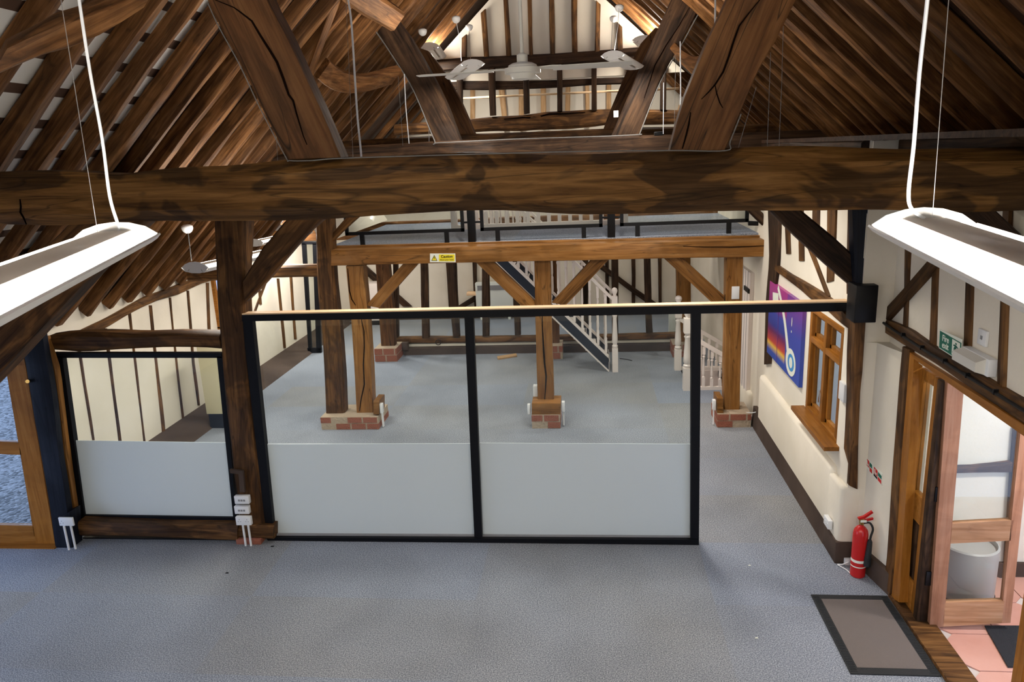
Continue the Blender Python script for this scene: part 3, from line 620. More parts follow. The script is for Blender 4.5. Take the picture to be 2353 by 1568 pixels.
# brick pads
def pad(px0, px1, pyt, pyb, y, d, label, rows=2):
    a = PY(px0, pyb, y); b = PY(px1, pyt, y); h = b.z; o = empty('brick_pad', ((a.x+b.x)/2, y+d/2, 0), label=label, cat='brick pad')
    child('mortar_bed', B((a.x+.008, y+.008, 0), (b.x-.008, y+d-.008, h)), BRICKB, o)
    random.seed(int(px0))
    for r_ in range(rows):
        x = a.x + (-.05 if r_ % 2 else 0)
        bm = bmesh.new()
        while x < b.x-.02:
            x1 = min(x+.21, b.x); x0 = max(x, a.x)
            if x1-x0 > .03 and random.random() > .18: box(bm, (x0+.006, y-.002+random.random()*.006, h*r_/rows+.008), (x1-.006, y+d-.004, h*(r_+1)/rows-.006))
            x += .222
        child('brick_course', bm, BRICKR, o)
    return o
pad(737, 869, 959, 981, 9.5, .55, 'brick pad shared by old dark post and leftmost oak post')
pad(1221, 1288, 954, 977, 9.5, .5, 'brick pad under the middle golden post')
pad(1647, 1728, 952, 974, 9.5, .5, 'worn brick pad under the rightmost golden post')
band('timber_block', 'Y', 9.52, [(1222, 927), (1288, 927)], [(1222, 954), (1288, 954)], .34, GOLD, 'wooden block wrapped round the foot of the middle golden post', 'block', cham=.05)
band('timber_block', 'Y', 9.55, [(858, 922), (871, 922)], [(858, 954), (871, 954)], .3, GOLD, 'small wooden block on the right foot of the leftmost oak post', 'block', cham=.05)
band('timber_block', 'Y', 9.55, [(1648, 916), (1662, 916)], [(1648, 952), (1662, 952)], .3, GOLD, 'small wooden block on the left foot of the rightmost oak post', 'block', cham=.05)

# sockets
def socket(c, w_, h_, d_, face, label, conduits=(), gang=2, cat='socket', extra=None):
    """face: unit vector out of the wall"""
    c = Vector(c); f = Vector(face); s = Vector((0, 0, 1)).cross(f)
    o = empty('power_socket', c, label=label, cat=cat)
    def bx(cc, a, b, d): 
        p = c+cc; q = s*a/2+Vector((0, 0, b/2)); return B(p-q, p+q+f*d, .004)
    bb = child('back_box', bx(Vector(), w_, h_, d_), WHITE, o)
    for k in range(gang):
        cc = s*(k-(gang-1)/2)*w_/gang+f*d_
        bm = bmesh.new()
        for dx, dz in ((0, .018), (-.012, -.004), (.012, -.004)):
            p = c+cc+s*dx+Vector((0, 0, dz)); q = s*.004+Vector((0, 0, .003)); box(bm, p-q, p+q+f*.0015)
        child('socket_holes', bm, SLOT, bb)
    for k, (dx, z0) in enumerate(conduits):
        p = c+s*dx+f*d_*.5; child('conduit', Tb([(p.x, p.y, c.z-h_/2), (p.x, p.y, .01)], .011, 8), WHITE, o)
    return o
socket(PY(154, 1197, 6.24), .15, .09, .035, (.35, -.937, 0), 'white double socket on the black plinth beside the outer door', ((-.03, 0), (.03, 0)))
socket(PY(563, 1194, 6.35), .155, .09, .04, (0, -1, 0), 'white double power socket low on the tall rough post', ((-.02, 0), (.035, 0)))
for yy, nm in ((1145, 'upper'), (1168, 'lower')):
    o = empty('data_socket', PY(560, yy, 6.40), label=f'{nm} of two white data outlet boxes on the tall rough post', cat='data outlet')
    c = PY(560, yy, 6.42); bb = child('back_box', B(c+Vector((-.075, -.05, -.042)), c+Vector((.075, .0, .042)), .006), WHITE, o)
    bm = bmesh.new()
    for k in range(3): box(bm, c+Vector((-.035+k*.026, -.052, -.012)), c+Vector((-.015+k*.026, -.05, .008)))
    child('outlets', bm, SLOT, bb)
tag(finish('cable_trunking', Pr([PY(527, 1080, 6.40), PY(558, 1083, 6.40), PY(562, 1132, 6.40), PY(551, 1132, 6.40), PY(548, 1090, 6.40), PY(529, 1088, 6.40)], (0, .03, 0)), PLINTH), 'brown L shaped trunking above the data outlets', 'trunking')
socket(PY(874, 938, 9.6), .07, .14, .04, (1, 0, 0), 'white socket on the right of the leftmost oak post', ((-.015, 0), (.02, 0)), gang=1)
socket(PY(1291, 934, 9.6), .07, .14, .04, (1, 0, 0), 'white socket on the right of the middle post block', ((0, 0),), gang=1)
socket(PY(1219, 940, 9.6), .07, .14, .04, (-1, 0, 0), 'small white socket on the left of the middle post block', (), gang=1)
tag(finish('junction_box', B(PY(1226, 924, 9.8), PY(1235, 888, 9.8)+Vector((0, .1, 0)), .006), WHITE), 'tall white box on the back left of the middle golden post', 'box')
socket(PY(1644, 930, 9.6), .07, .14, .04, (-1, 0, 0), 'white socket on the left of the rightmost oak post', ((0, 0),), gang=1)
tag(finish('thermostat', B(PY(1681, 688, 9.67), PY(1699, 676, 9.67)+Vector((0, .02, .1)), .004), WHITE), 'small pale switch plate high on the rightmost oak post', 'switch')
tag(finish('cable', Tb(smooth_pts([PY(1766, 880, 9.3), PY(1760, 930, 9.3), PY(1735, 948, 9.45)-Vector((0, 0, 0)), PZ(1700, 948, .16), PZ(1682, 960, .1), PZ(1690, 978, .02), PZ(1712, 975, .02), PZ(1728, 955, .12)], 6), .006), WHITE), 'loose white cable looped at the foot of the rightmost post', 'cable')
tag(finish('cable', Tb(smooth_pts([PY(1766, 590, 9.5), PY(1764, 660, 9.5), PY(1767, 740, 9.5), PY(1758, 830, 9.5)], 6), .005), WHITE), 'thin white cable down the dark post by the picture', 'cable')

# balustrade of the upper floor
yb = 9.98
def up(px, py): return PY(px, py, yb)
for x0, x1, y0, y1, nm in ((795, 1068, 556, 550, 'left'), (1105, 1385, 548, 540, 'middle'), (1425, 1720, 537, 528, 'right')):
    a = up(x0, y0); b = up(x1, y1); z0 = 2.67; z1 = 3.50
    o = empty('glass_balustrade', ((a.x+b.x)/2, yb, 2.6), label=f'{nm} black framed glass panel on the edge of the upper floor', cat='balustrade', group='glass panels on the upper floor edge')
    for p, q in (((a.x, yb, z0), (b.x, yb+.04, z0+.045)), ((a.x, yb, z1-.045), (b.x, yb+.04, z1))): child('frame_rail', B(p, q), BLKM, o)
    for x in (a.x, b.x-.045): child('frame_stile', B((x, yb, z0), (x+.045, yb+.04, z1)), BLKM, o)
    child('pane', B((a.x+.04, yb+.018, z0+.04), (b.x-.04, yb+.026, z1-.04)), GLASS, o)
    for x in (a.x+.2, b.x-.28): child('foot', B((x, yb, 2.525), (x+.06, yb+.04, z0)), BLKM, o)
for px, nm in ((1085, 'left'), (1405, 'right')):
    a = up(px, 552); o = empty('balustrade_post', (a.x, yb, 2.6), label=f'{nm} thick black post between the upper floor glass panels', cat='post', group='black posts of the upper balustrade')
    child('shaft', B((a.x-.05, yb-.03, 2.525), (a.x+.05, yb+.07, 3.55), .004), BLKM, o)
    for z in (2.78, 3.35): child('clamp', B((a.x-.13, yb+.01, z), (a.x+.13, yb+.035, z+.025)), BLKM, o)
band('wall_bar', 'Y', 9.95, [(1720, 508), (1757, 510)], [(1720, 518), (1757, 519)], .04, BLKM, 'black bar tying the right glass panel to the wall post', 'bar')
def baluster(x, y, z0, z1, r=.018, n=8):
    h = z1-z0; bm = bmesh.new(); s = r*1.05
    box(bm, (x-s, y-s, z0), (x+s, y+s, z0+h*.22)); box(bm, (x-s, y-s, z1-h*.2), (x+s, y+s, z1))
    lathe(bm, [(r*.9, z0+h*.2), (r*1.2, z0+h*.24), (r*.55, z0+h*.27), (r*1.0, z0+h*.32), (r*.95, z0+h*.4), (r*.6, z0+h*.7), (r*1.15, z0+h*.74), (r*.6, z0+h*.77), (r*.9, z0+h*.81)], (x, y, 0), n)
    return bm
a, b = PY(1040, 518, 11.7), PY(1440, 505, 11.7)
wb = empty('wooden_balustrade', ((a.x+b.x)/2, 11.7, 2.6), label='cream wooden balustrade round the stair opening on the upper floor', cat='balustrade')
child('base_rail', B((a.x, 11.66, 2.525), (b.x, 11.76, 2.60)), CREAM, wb); child('handrail', B((a.x, 11.67, 3.42), (b.x, 11.75, 3.47), .01), CREAM, wb)
n_ = 17
for i in range(n_): x = a.x+.05+(b.x-a.x-.1)*i/(n_-1); child('baluster', baluster(x, 11.71, 2.60, 3.42, .027, 6), CREAM, wb)
for x in (a.x+.02, b.x-.02): child('newel_post', B((x-.04, 11.67, 2.525), (x+.04, 11.75, 3.55), .006), CREAM, wb)
band('floor_beam', 'Y', 13.0, [(700, 520), (1176, 500), (1800, 480)], [(700, 555), (1176, 538), (1800, 520)], .2, RAFT, 'brown beam at the back of the upper floor', 'beam', cham=.03)

# ================================================================== BACK SCREEN AND ROOM BEYOND
S = 13.5
band('sill_beam', 'Y', S, [(895, 778), (1100, 777), (1400, 772), (1555, 768)], [(895, 790), (1100, 788), (1400, 783), (1555, 779)], .2, OAK, 'long brown sill beam under the open stud screen', 'sill')
struct('wall_screen_low', B(PY(925, 800, S+.05)*1+Vector((0, 0, -.02)), PY(1555, 780, S+.05)+Vector((0, .15, 0)), .01), PLAS)
struct('baseboard_back', B((PY(930, 808, S).x, S-.1, 0), (PY(1545, 805, S).x, S+.1, .13)), PLINTH)
studs('screen_stud', ('Y', S), [([(964, 600), (966, 700), (969, 778)], [(981, 600), (984, 700), (986, 776)]), ([(1030, 600), (1032, 700), (1040, 776)], [(1048, 600), (1052, 700), (1056, 774)]), ([(1107, 600), (1109, 774)], [(1124, 600), (1125, 772)]), ([(1177, 600), (1182, 772)], [(1193, 600), (1196, 770)]),
    ([(1404, 590), (1406, 770)], [(1420, 590), (1421, 768)]), ([(1480, 588), (1485, 766)], [(1495, 588), (1500, 765)]), ([(1333, 590), (1335, 770)], [(1352, 590), (1352, 770)]), ([(903, 600), (905, 776)], [(913, 600), (915, 775)])], .12, DARK,
    '{} dark stud in the open screen at the back, counted in building order', 'studs of the open back screen')
for i, (o, nm) in enumerate(zip([x for x in bpy.data.objects if x.name.startswith('screen_stud')], ['just right of the brown back post', 'second right of the brown back post', 'left of the heater', 'in front of the heater', 'behind the stair newel', 'right of the stair newel', 'behind the stair handrail', 'close against the brown back post'])):
    o['label'] = f'dark rough stud of the open back screen, {nm}'
band('oak_post', 'Y', 13.15, [(863, 607), (871, 725), (876, 805)], [(893, 605), (904, 725), (908, 805)], .17, STRUT, 'brown post on bricks at the left end of the back screen', 'post', cham=.05)
band('oak_post', 'Y', 13.15, [(1264, 598), (1268, 800)], [(1282, 598), (1286, 800)], .17, STRUT, 'brown post half hidden behind the middle golden post', 'post', cham=.05)
band('oak_post', 'Y', 13.15, [(1554, 590), (1556, 790)], [(1587, 590), (1588, 790)], .17, GOLD, 'orange post at the right end of the back screen', 'post', cham=.05)
band('knee_brace', 'Y', 13.2, [(896, 640), (935, 603)], [(900, 665), (965, 603)], .1, OAK, 'short brown brace behind the left golden brace', 'brace')
pad(861, 911, 801, 825, 12.95, .5, 'brick pad under the brown post of the back screen')
pad(1262, 1293, 795, 822, 12.95, .45, 'brick pad half hidden behind the middle golden post')
pad(1545, 1592, 792, 815, 12.95, .45, 'brick pad behind the white newels')
tag(finish('iron_ring', Tb([PY(1007+6*math.cos(t*.5), 787+6*math.sin(t*.5), S-.06) for t in range(13)], .008, 6), BLKM), 'small iron ring hanging on the sill beam', 'ring')
tag(finish('black_box', B(PY(920, 806, S-.14)+Vector((0, 0, .0)), PY(937, 794, S-.14)+Vector((0, .1, .05)), .005), PLINTH), 'small dark box at the foot of the brown back post', 'box')
studs('wall_stud', ('Y', 16.52), [([(1022, 560), (1032, 720)], [(1028, 560), (1038, 720)]), ([(1084, 560), (1090, 720)], [(1093, 560), (1098, 720)]), ([(1390, 560), (1393, 700)], [(1398, 560), (1401, 700)]), ([(1451, 560), (1452, 700)], [(1460, 560), (1460, 700)]), ([(1512, 560), (1514, 700)], [(1520, 560), (1521, 700)]), ([(1604, 560), (1602, 700)], [(1614, 560), (1612, 700)])], .09, DARK,
    '{} thin dark stud from the left on the ground floor end wall', 'studs of the ground floor end wall')
band('wall_brace', 'Y', 16.5, [(1370, 597), (1440, 650), (1520, 705)], [(1370, 612), (1440, 664), (1500, 706)], .08, DARK, 'dark diagonal brace on the end wall right of the stair rail', 'brace')
band('wall_brace', 'Y', 16.5, [(1130, 655), (1050, 705), (1020, 730)], [(1130, 670), (1060, 712), (1030, 735)], .08, DARK, 'dark diagonal brace on the end wall left of the heater', 'brace')
band('wall_brace', 'Y', 16.5, [(838, 610), (900, 665), (945, 705)], [(838, 630), (900, 682), (925, 705)], .08, DARK, 'dark diagonal brace on the end wall behind the left golden post', 'brace')
struct('baseboard_end', B((XL, 16.5, 0), (2.3, 16.6, .16)), PLINTH)
hx = PY(1094, 700, 16.3); hx2 = PY(1180, 700, 16.3)
ht = empty('storage_heater', ((hx.x+hx2.x)/2, 16.3, 0), label='pale storage heater against the end wall behind the studs', cat='heater')
zt = PY(1130, 650, 16.3).z
child('casing', B((hx.x, 16.3, .15), (hx2.x, 16.48, zt), .012), HEAT, ht); child('grille', B((hx.x+.05, 16.292, zt-.17), (hx2.x-.05, 16.302, zt-.06)), SLOT, ht)
for x in (hx.x+.08, hx2.x-.14): child('foot', B((x, 16.32, 0), (x+.06, 16.46, .15)), HEAT, ht)
hz = PZ(855, 748); 
ap = empty('cream_cabinet', (hz.x, hz.y, 0), label='cream cabinet half hidden behind the left golden post', cat='cabinet')
child('body', B((hz.x-.25, hz.y, .1), (hz.x+.3, hz.y+.45, .95), .03), CREAM, ap); child('base', B((hz.x-.25, hz.y+.02, 0), (hz.x+.3, hz.y+.45, .1)), BLACK, ap)
sh = PY(1090, 685, 16.2)
band('small_shelf', 'Y', 16.3, [(1072, 673), (1094, 673)], [(1072, 680), (1094, 680)], .2, PINE, 'small pale shelf on the wall left of the heater', 'shelf')
h2 = PZ(1540, 775)
o = empty('panel_heater', (PY(1540, 720, 14).x, 14, 0), label='pale green panel heater leaning behind the right newel', cat='heater')
child('casing', B((PY(1537, 760, 14).x, 14, .0), (PY(1556, 760, 14).x, 14.1, PY(1540, 715, 14).z), .01), HEAT, o)
tag(finish('timber_offcut', Pr([PZ(1142, 819, .03), PZ(1186, 812, .03), PZ(1188, 817, .03), PZ(1144, 824, .03)], (0, 0, -.028)), PALE), 'short timber offcut lying on the carpet before the back sill', 'offcut')
tag(finish('cable', Tb([PZ(1424, 824, .01), PZ(1440, 826, .01), PZ(1452, 829, .01)], .006), BLKM), 'short black cable on the carpet by the stair newel', 'cable')

# ================================================================== STAIRCASE
YA, YB_ = 12.12, 12.85
st = empty('staircase', PY(1405, 855, YA), label='white painted staircase with navy side panel rising left to the upper floor', cat='staircase')
lo1 = PY(1399, 855, YA); lo2 = PY(1137, 603, YA); up1 = PY(1405, 818, YA); up2 = PY(1151, 600, YA)
e = .035
def slant(p, q, t0, t1, y, d, m, nm, par, lab=None):
    return child(nm, Pr([(p.x, y, p.z+t0), (q.x, y, q.z+t0), (q.x, y, q.z+t1), (p.x, y, p.z+t1)], (0, d, 0)), m, par, lab)
sl = (lo2.z-lo1.z)/(lo2.x-lo1.x); zend = 2.42; X0 = lo1.x; X1 = X0+(zend-0)/sl
P0 = Vector((X0, 0, 0)); P1 = Vector((X1, 0, zend)); hs = PY(1405, 820, YA).z-.0
for y, d in ((YA, .03), (YB_, .03)):
    slant(P0, P1, 0, hs, y, d, NAVY, 'string_panel', st, 'navy side panel' if y == YA else None)
    slant(P0, P1, -.0, .035, y-.008, .046, CREAM, 'lower_edge', st); slant(P0, P1, hs-.03, hs+.03, y-.01, .05, CREAM, 'upper_edge', st)
nst = 12
for i in range(nst):
    x = X0+(X1-X0)*i/nst; x2 = X0+(X1-X0)*(i+1)/nst; z = zend*(i+1)/nst
    child('tread', B((x+.02, YA+.03, z-.03), (x2, YB_, z)), CREAM, st); child('riser', B((x-.01, YA+.03, z-zend/nst), (x+.01, YB_, z)), CREAM, st)
def newel(x, y, z0, z1, r, par, nm='newel_post'):
    h = z1-z0; bm = bmesh.new()
    box(bm, (x-r, y-r, z0), (x+r, y+r, z0+h*.30)); box(bm, (x-r, y-r, z1-h*.24), (x+r, y+r, z1-h*.05))
    lathe(bm, [(r*.8, z0+h*.30), (r*1.05, z0+h*.33), (r*.7, z0+h*.35), (r*1.0, z0+h*.38), (r*.95, z0+h*.45), (r*.65, z0+h*.68), (r*.9, z0+h*.71), (r*.6, z0+h*.73), (r*.9, z1-h*.24)], (x, y, 0), 12)
    lathe(bm, [(r*.6, z1-h*.05), (r*.6, z1-h*.03), (r*.95, z1), (r*1.05, z1+.03), (r*.8, z1+.06), (r*.3, z1+.075)], (x, y, 0), 12)
    return child(nm, bm, CREAM, par)
nx = PY(1411, 855, YA).x; nzt = PY(1411, 672, YA).z
newel(nx+.02, YA+.02, 0, nzt, .048, st)
for y in (YA+.02, YB_+.02):
    hh = PY(1405, 690, YA).z; Q0 = Vector((nx, 0, hh)); Q1 = Vector((nx+(X1-X0), 0, hh+zend))
    slant(Q0, Q1, -.03, .03, y-.03, .06, CREAM, 'handrail', st)
    for i in range(1, 18):
        f_ = i/18; x = nx+(X1-X0)*f_; zb = hs+.03+zend*f_+sl*(nx-X0)*1; zt_ = hh+zend*f_-.03
        child('baluster', baluster(x, y, zb, zt_, .019, 6), CREAM, st)
# stairwell going down at the right
sw = empty('stairwell_balustrade', (1.5, 11.2, 0), label='white turned balustrade round the stairwell going down at the right', cat='balustrade')
n1 = PZ(1557, 850); n2 = PZ(1578, 896)
newel(n1.x, n1.y, 0, PY(1557, 690, n1.y).z, .055, sw); newel(n2.x, n2.y, 0, PY(1585, 728, n2.y).z+.04, .06, sw)
for (yy, px) in ((n1.y, 0), (n2.y, 0)):
    child('base_rail', B((1.5, yy-.03, 0), (2.2, yy+.03, .05)), CREAM, sw)
    zt_ = .92; child('handrail', Pr([(1.5, yy-.03, zt_), (2.22, yy-.03, zt_-.45), (2.22, yy-.03, zt_-.52), (1.5, yy-.03, zt_-.07)], (0, .06, 0)), CREAM, sw)
    for i in range(5):
        x = 1.62+i*.125; child('baluster', baluster(x, yy, .05, zt_-.07-(x-1.5)*.625, .02, 8), CREAM, sw)
bm = bmesh.new()
for a, b in (((HX0-.03, HY0-.03, -1), (HX1, HY0, -.0)), ((HX0-.03, HY1, -1), (HX1, HY1+.03, 0)), ((HX0-.03, HY0, -1), (HX0, HY1, 0)), ((HX1, HY0, -1), (HX1+.03, HY1, 0)), ((HX0, HY0, -1.05), (HX1, HY1, -1))): box(bm, a, b)
struct('wall_stairwell', bm, WPINK)
child('inner_panel', B((1.62, 12.1, -.6), (2.2, 12.13, .01)), WPINK, sw)

# plank door beyond
o = empty('door_2', (2.18, 11.0, 0)); o['kind'] = 'structure'
a = PX(1701, 660, 2.19); 
dx0, dx1 = PX(1729, 650, 2.2).y, PX(1704, 650, 2.2).y
ya_, yb2 = min(dx0, dx1), max(dx0, dx1)
child('plank_leaf', B((2.17, ya_, .1), (2.22, ya_+.85, 1.98)), CREAM, o)
bm = bmesh.new()
for k in range(1, 6): box(bm, (2.166, ya_+k*.142, .1), (2.17, ya_+k*.142+.008, 1.98))
child('plank_grooves', bm, SLOT, o); child('hinge', B((2.15, ya_, 1.7), (2.17, ya_+.3, 1.76)), BLKM, o)
band('knee_brace', 'Y', 11.0, [(1706, 605), (1730, 622), (1756, 648)], [(1706, 630), (1728, 648), (1752, 668)], .1, DARK, 'dark curved brace right of the rightmost golden post', 'brace')
band('wall_post', 'X', XU-.03, [(1764, 470), (1767, 600), (1758, 700), (1755, 838)], [(1791, 470), (1788, 612), (1772, 720), (1768, 836)], .1, DARK, 'dark wall post where the floor beam meets the right wall', 'post')
band('knee_brace', 'Y', 9.68, [(1742, 478), (1776, 510)], [(1716, 482), (1758, 522)], .12, DARK, 'short dark brace above the right end of the floor beam', 'brace')
tag(finish('rubble', Pr([PZ(1705, 935, .02), PZ(1727, 905, .1), PZ(1733, 915, .1), PZ(1727, 940, .02)], (0, .1, .05)), BRICKB), 'lump of broken plaster behind the rightmost post pad', 'rubble')

# ================================================================== RIGHT WALL TIMBERS
XT = XU-.015
band('wall_post', 'Y', 6.14, [(1971, 655), (1968, 755), (1963, 908), (1955, 1060), (1953, 1118)], [(1999, 655), (1992, 743), (1984, 847), (1977, 900), (1973, 1000), (1971, 1126)], .2, OAK, 'rough brown wall post between the window and the near corner', 'post', wob=.012)
band('wall_post', 'Y', 6.2, [(1958, 440), (1964, 600), (1975, 745)], [(2014, 440), (2012, 600), (1998, 750)], .15, BLKW, 'dark upper wall post above the black bracket', 'post')
for i, (A, Bp, lab) in enumerate((([(1800, 470), (1805, 584)], [(1811, 470), (1815, 584)], 'first short stud left of the dark brace on the right wall'),
        ([(1832, 470), (1834, 600)], [(1844, 470), (1846, 600)], 'second short stud left of the dark brace on the right wall'),
        ([(1868, 450), (1866, 560)], [(1882, 450), (1880, 560)], 'stud passing behind the top of the dark right brace'),
        ([(1900, 450), (1899, 552), (1897, 650)], [(1922, 450), (1918, 552), (1913, 646)], 'wider stud passing behind the middle of the dark right brace'),
        ([(1947, 450), (1944, 676)], [(1963, 450), (1959, 672)], 'stud beside the dark upper wall post'))):
    band('wall_stud', 'X', XT, A, Bp, .08, OAK, lab, 'stud', 'upper studs of the right wall', seg=.1)
band('wall_brace', 'X', XT, [(1853, 568), (1899, 684)], [(1866, 576), (1905, 680)], .08, OAK, 'thin slanting timber under the dark right brace', 'brace')
band('wall_rail', 'X', XT-.02, [(1780, 608), (1821, 636), (1861, 658), (1904, 685), (1938, 713), (1957, 733)], [(1779, 624), (1809, 645), (1861, 688), (1895, 713), (1925, 740), (1957, 762)], .1, OAK, 'curved rough rail above the picture and window', 'rail', cham=.12, wob=.012)
XS = XN-.015
band('wall_post', 'X', XS-.02, [(2016, 440), (2012, 600), (2006, 715)], [(2038, 440), (2033, 600), (2025, 735)], .1, OAK, 'brown upright just right of the dark upper wall post', 'post')
for i, (A, Bp) in enumerate((([(2082, 440), (2078, 566), (2071, 757)], [(2095, 440), (2090, 566), (2082, 758)]), ([(2144, 440), (2140, 602), (2132, 798)], [(2160, 440), (2155, 602), (2147, 799)]),
        ([(2221, 440), (2216, 624), (2212, 844)], [(2241, 440), (2235, 624), (2227, 844)]), ([(2303, 440), (2297, 676), (2289, 893)], [(2323, 440), (2316, 676), (2306, 893)]))):
    band('wall_stud', 'X', XS, A, Bp, .08, OAK, ['stud crossed by the slanting timber above the porch door', 'stud just left of the fire exit sign', 'stud behind the fire exit sign and emergency light', 'stud right of the emergency light'][i], 'stud', 'studs above the porch door')
band('wall_brace', 'X', XS-.03, [(2165, 555), (2140, 585), (2020, 722)], [(2180, 570), (2158, 598), (2036, 736)], .08, OAK, 'slanting timber on the wall above the porch door', 'brace')
band('door_head_beam', 'X', XS-.03, [(2008, 725), (2084, 758), (2143, 799), (2217, 842), (2353, 924), (2480, 998)], [(2006, 750), (2069, 791), (2120, 822), (2178, 858), (2255, 911), (2353, 976), (2480, 1062)], .12, OAK, 'long dark beam over the porch door', 'beam', cham=.1, wob=.01)
cp = [PX(px, py, XS-.045) for px, py in ((2010, 660), (2012, 720), (2030, 742), (2115, 799), (2170, 832), (2219, 863), (2283, 901), (2353, 944), (2450, 1004))]
o = tag(finish('cable', Tb(smooth_pts(cp, 5), .011), BLKM), 'black cable clipped along the beam over the porch door', 'cable')
for px, py in ((2072, 770), (2115, 799), (2167, 830), (2219, 863), (2283, 901)):
    c = PX(px, py, XS-.055); b_ = B(c-Vector((.004, .007, .016)), c+Vector((.025, .007, .016))); q = finish('cable_clip', b_, BLKM); q.parent = o; q.matrix_parent_inverse = o.matrix_basis.inverted()
band('wall_post', 'X', XS-.03, [(2073, 796), (2063, 900), (2053, 1028), (2045, 1140), (2036, 1283), (2029, 1352)], [(2088, 804), (2081, 900), (2071, 1028), (2064, 1140), (2054, 1283), (2047, 1366)], .08, OAK, 'dark upright along the left of the porch door frame', 'post')

# ================================================================== RIGHT WINDOW
w1 = empty('window_1', (XU+.1, (WY0+WY1)/2, WZ0)); w1['kind'] = 'structure'
def wb(nm, y0, y1, z0, z1, x0=XU-.005, x1=XU+.07, m=JOINY, lab=None): return child(nm, B((x0, y0, z0), (x1, y1, z1), .004), m, w1, lab)
ym = (WY0+WY1)/2
wb('frame_head', WY0, WY1, WZ1-.06, WZ1); wb('frame_foot', WY0, WY1, WZ0, WZ0+.06); wb('frame_jamb', WY0, WY0+.06, WZ0+.06, WZ1-.06, m=JOINV); wb('frame_jamb', WY1-.06, WY1, WZ0+.06, WZ1-.06, m=JOINV)
wb('mullion', ym-.035, ym+.035, WZ0+.06, WZ1-.06, m=JOINV); zt_ = WZ1-.36; wb('transom', WY0+.06, ym-.035, zt_, zt_+.06); wb('transom', ym+.035, WY1-.06, zt_, zt_+.06)
for y0, y1 in ((WY0+.06, ym-.035), (ym+.035, WY1-.06)):
    for z0, z1 in ((WZ0+.06, zt_), (zt_+.06, WZ1-.06)):
        bm = bmesh.new(); s_ = .035
        for a, b in (((y0, z0), (y1, z0+s_)), ((y0, z1-s_), (y1, z1)), ((y0, z0), (y0+s_, z1)), ((y1-s_, z0), (y1, z1))): box(bm, (XU+.035, a[0], a[1]), (XU+.075, b[0], b[1]))
        c_ = child('casement', bm, JOINV, w1)
        p_ = child('pane', B((XU+.06, y0+s_, z0+s_), (XU+.066, y1-s_, z1-s_)), GLASS, c_)
child('window_sill', Pr([(XU-.13, WY0-.08, WZ0-.02), (XU-.13, WY1+.06, WZ0-.02), (XU+.05, WY1+.06, WZ0-.02), (XU+.05, WY0-.08, WZ0-.02)], (0, 0, .04)), JOINY, w1)
child('catch', Tb([(XU-.02, ym+.0, 1.35), (XU-.03, ym, 1.28), (XU-.02, ym+.03, 1.22)], .007), CHROME, w1)
tag(finish('thermostat', B(PX(1935, 915, XU-.0), PX(1950, 885, XU)+Vector((-.035, 0, 0)), .004), WHITE), 'white thermostat box between the window and the wall post', 'thermostat')

# picture
tlp, blp, brp = PX(1768, 645, XU-.04), PX(1763, 811, XU-.04), PX(1835, 890, XU-.04)
trp = PX(1847, 716, XU-.04)
y_far, y_near = (tlp.y+blp.y)/2, brp.y; zT, zB = tlp.z, (blp.z+brp.z)/2
pc = empty('canvas_picture', (XU-.02, (y_far+y_near)/2, zB), label='purple and blue canvas print with a white circle on the right wall', cat='picture')
child('canvas', B((XU-.04, y_near, zB), (XU-.001, y_far, zT)), CANV, pc, smooth=0)
def pic(u, v): return Vector((XU-.0415, y_far+(y_near-y_far)*u, zT+(zB-zT)*v))   # u from the left edge, v from the top
def ribbon(pts, w0):
    P_ = smooth_pts([pic(*q) for q in pts], 8); L_ = []; R_ = []
    for i, p in enumerate(P_):
        t = (P_[min(i+1, len(P_)-1)]-P_[max(i-1, 0)]).normalized(); s = Vector((1, 0, 0)).cross(t).normalized(); ww = w0[0]+(w0[1]-w0[0])*i/len(P_)
        L_.append(p+s*ww/2); R_.append(p-s*ww/2)
    bm = bmesh.new()
    for i in range(len(P_)-1): prism(bm, [L_[i], L_[i+1], R_[i+1], R_[i]], (-.0012, 0, 0))
    return bm
child('white_swoosh', ribbon([(.28, -.0), (.36, .1), (.52, .34), (.64, .62), (.70, .8)], (.06, .10)), SIGNW, pc)
def disc(u, v, ru, rv, off, m, nm):
    c = pic(u, v)-Vector((off, 0, 0)); bm = bmesh.new(); W_, H_ = y_far-y_near, zT-zB
    vs = [bm.verts.new(c+Vector((0, ru*math.cos(t*math.pi/16), rv*math.sin(t*math.pi/16)))) for t in range(32)]; f = bm.faces.new(vs)
    r = bmesh.ops.extrude_face_region(bm, geom=[f]); bmesh.ops.translate(bm, vec=(-.0008, 0, 0), verts=[g for g in r['geom'] if isinstance(g, bmesh.types.BMVert)])
    return child(nm, bm, m, pc)
disc(.76, .80, .20, .15, .0012, SIGNW, 'white_circle'); disc(.77, .80, .125, .095, .0022, BLUEC, 'blue_ring'); disc(.77, .80, .065, .06, .0032, SIGNW, 'ring_centre')
child('white_block', Pr([pic(.12, .12), pic(.30, .08), pic(.34, .26), pic(.14, .28)], (-.001, 0, 0)), SIGNW, pc)
child('thin_line', ribbon([(.33, .3), (.34, .6), (.33, 1.0)], (.012, .012)), plain('print_purple', srgb(120, 60, 140), .4), pc)
disc(.74, .30, .012, .05, .001, SIGNW, 'white_stroke'); disc(.74, .42, .012, .014, .001, SIGNW, 'white_dot')

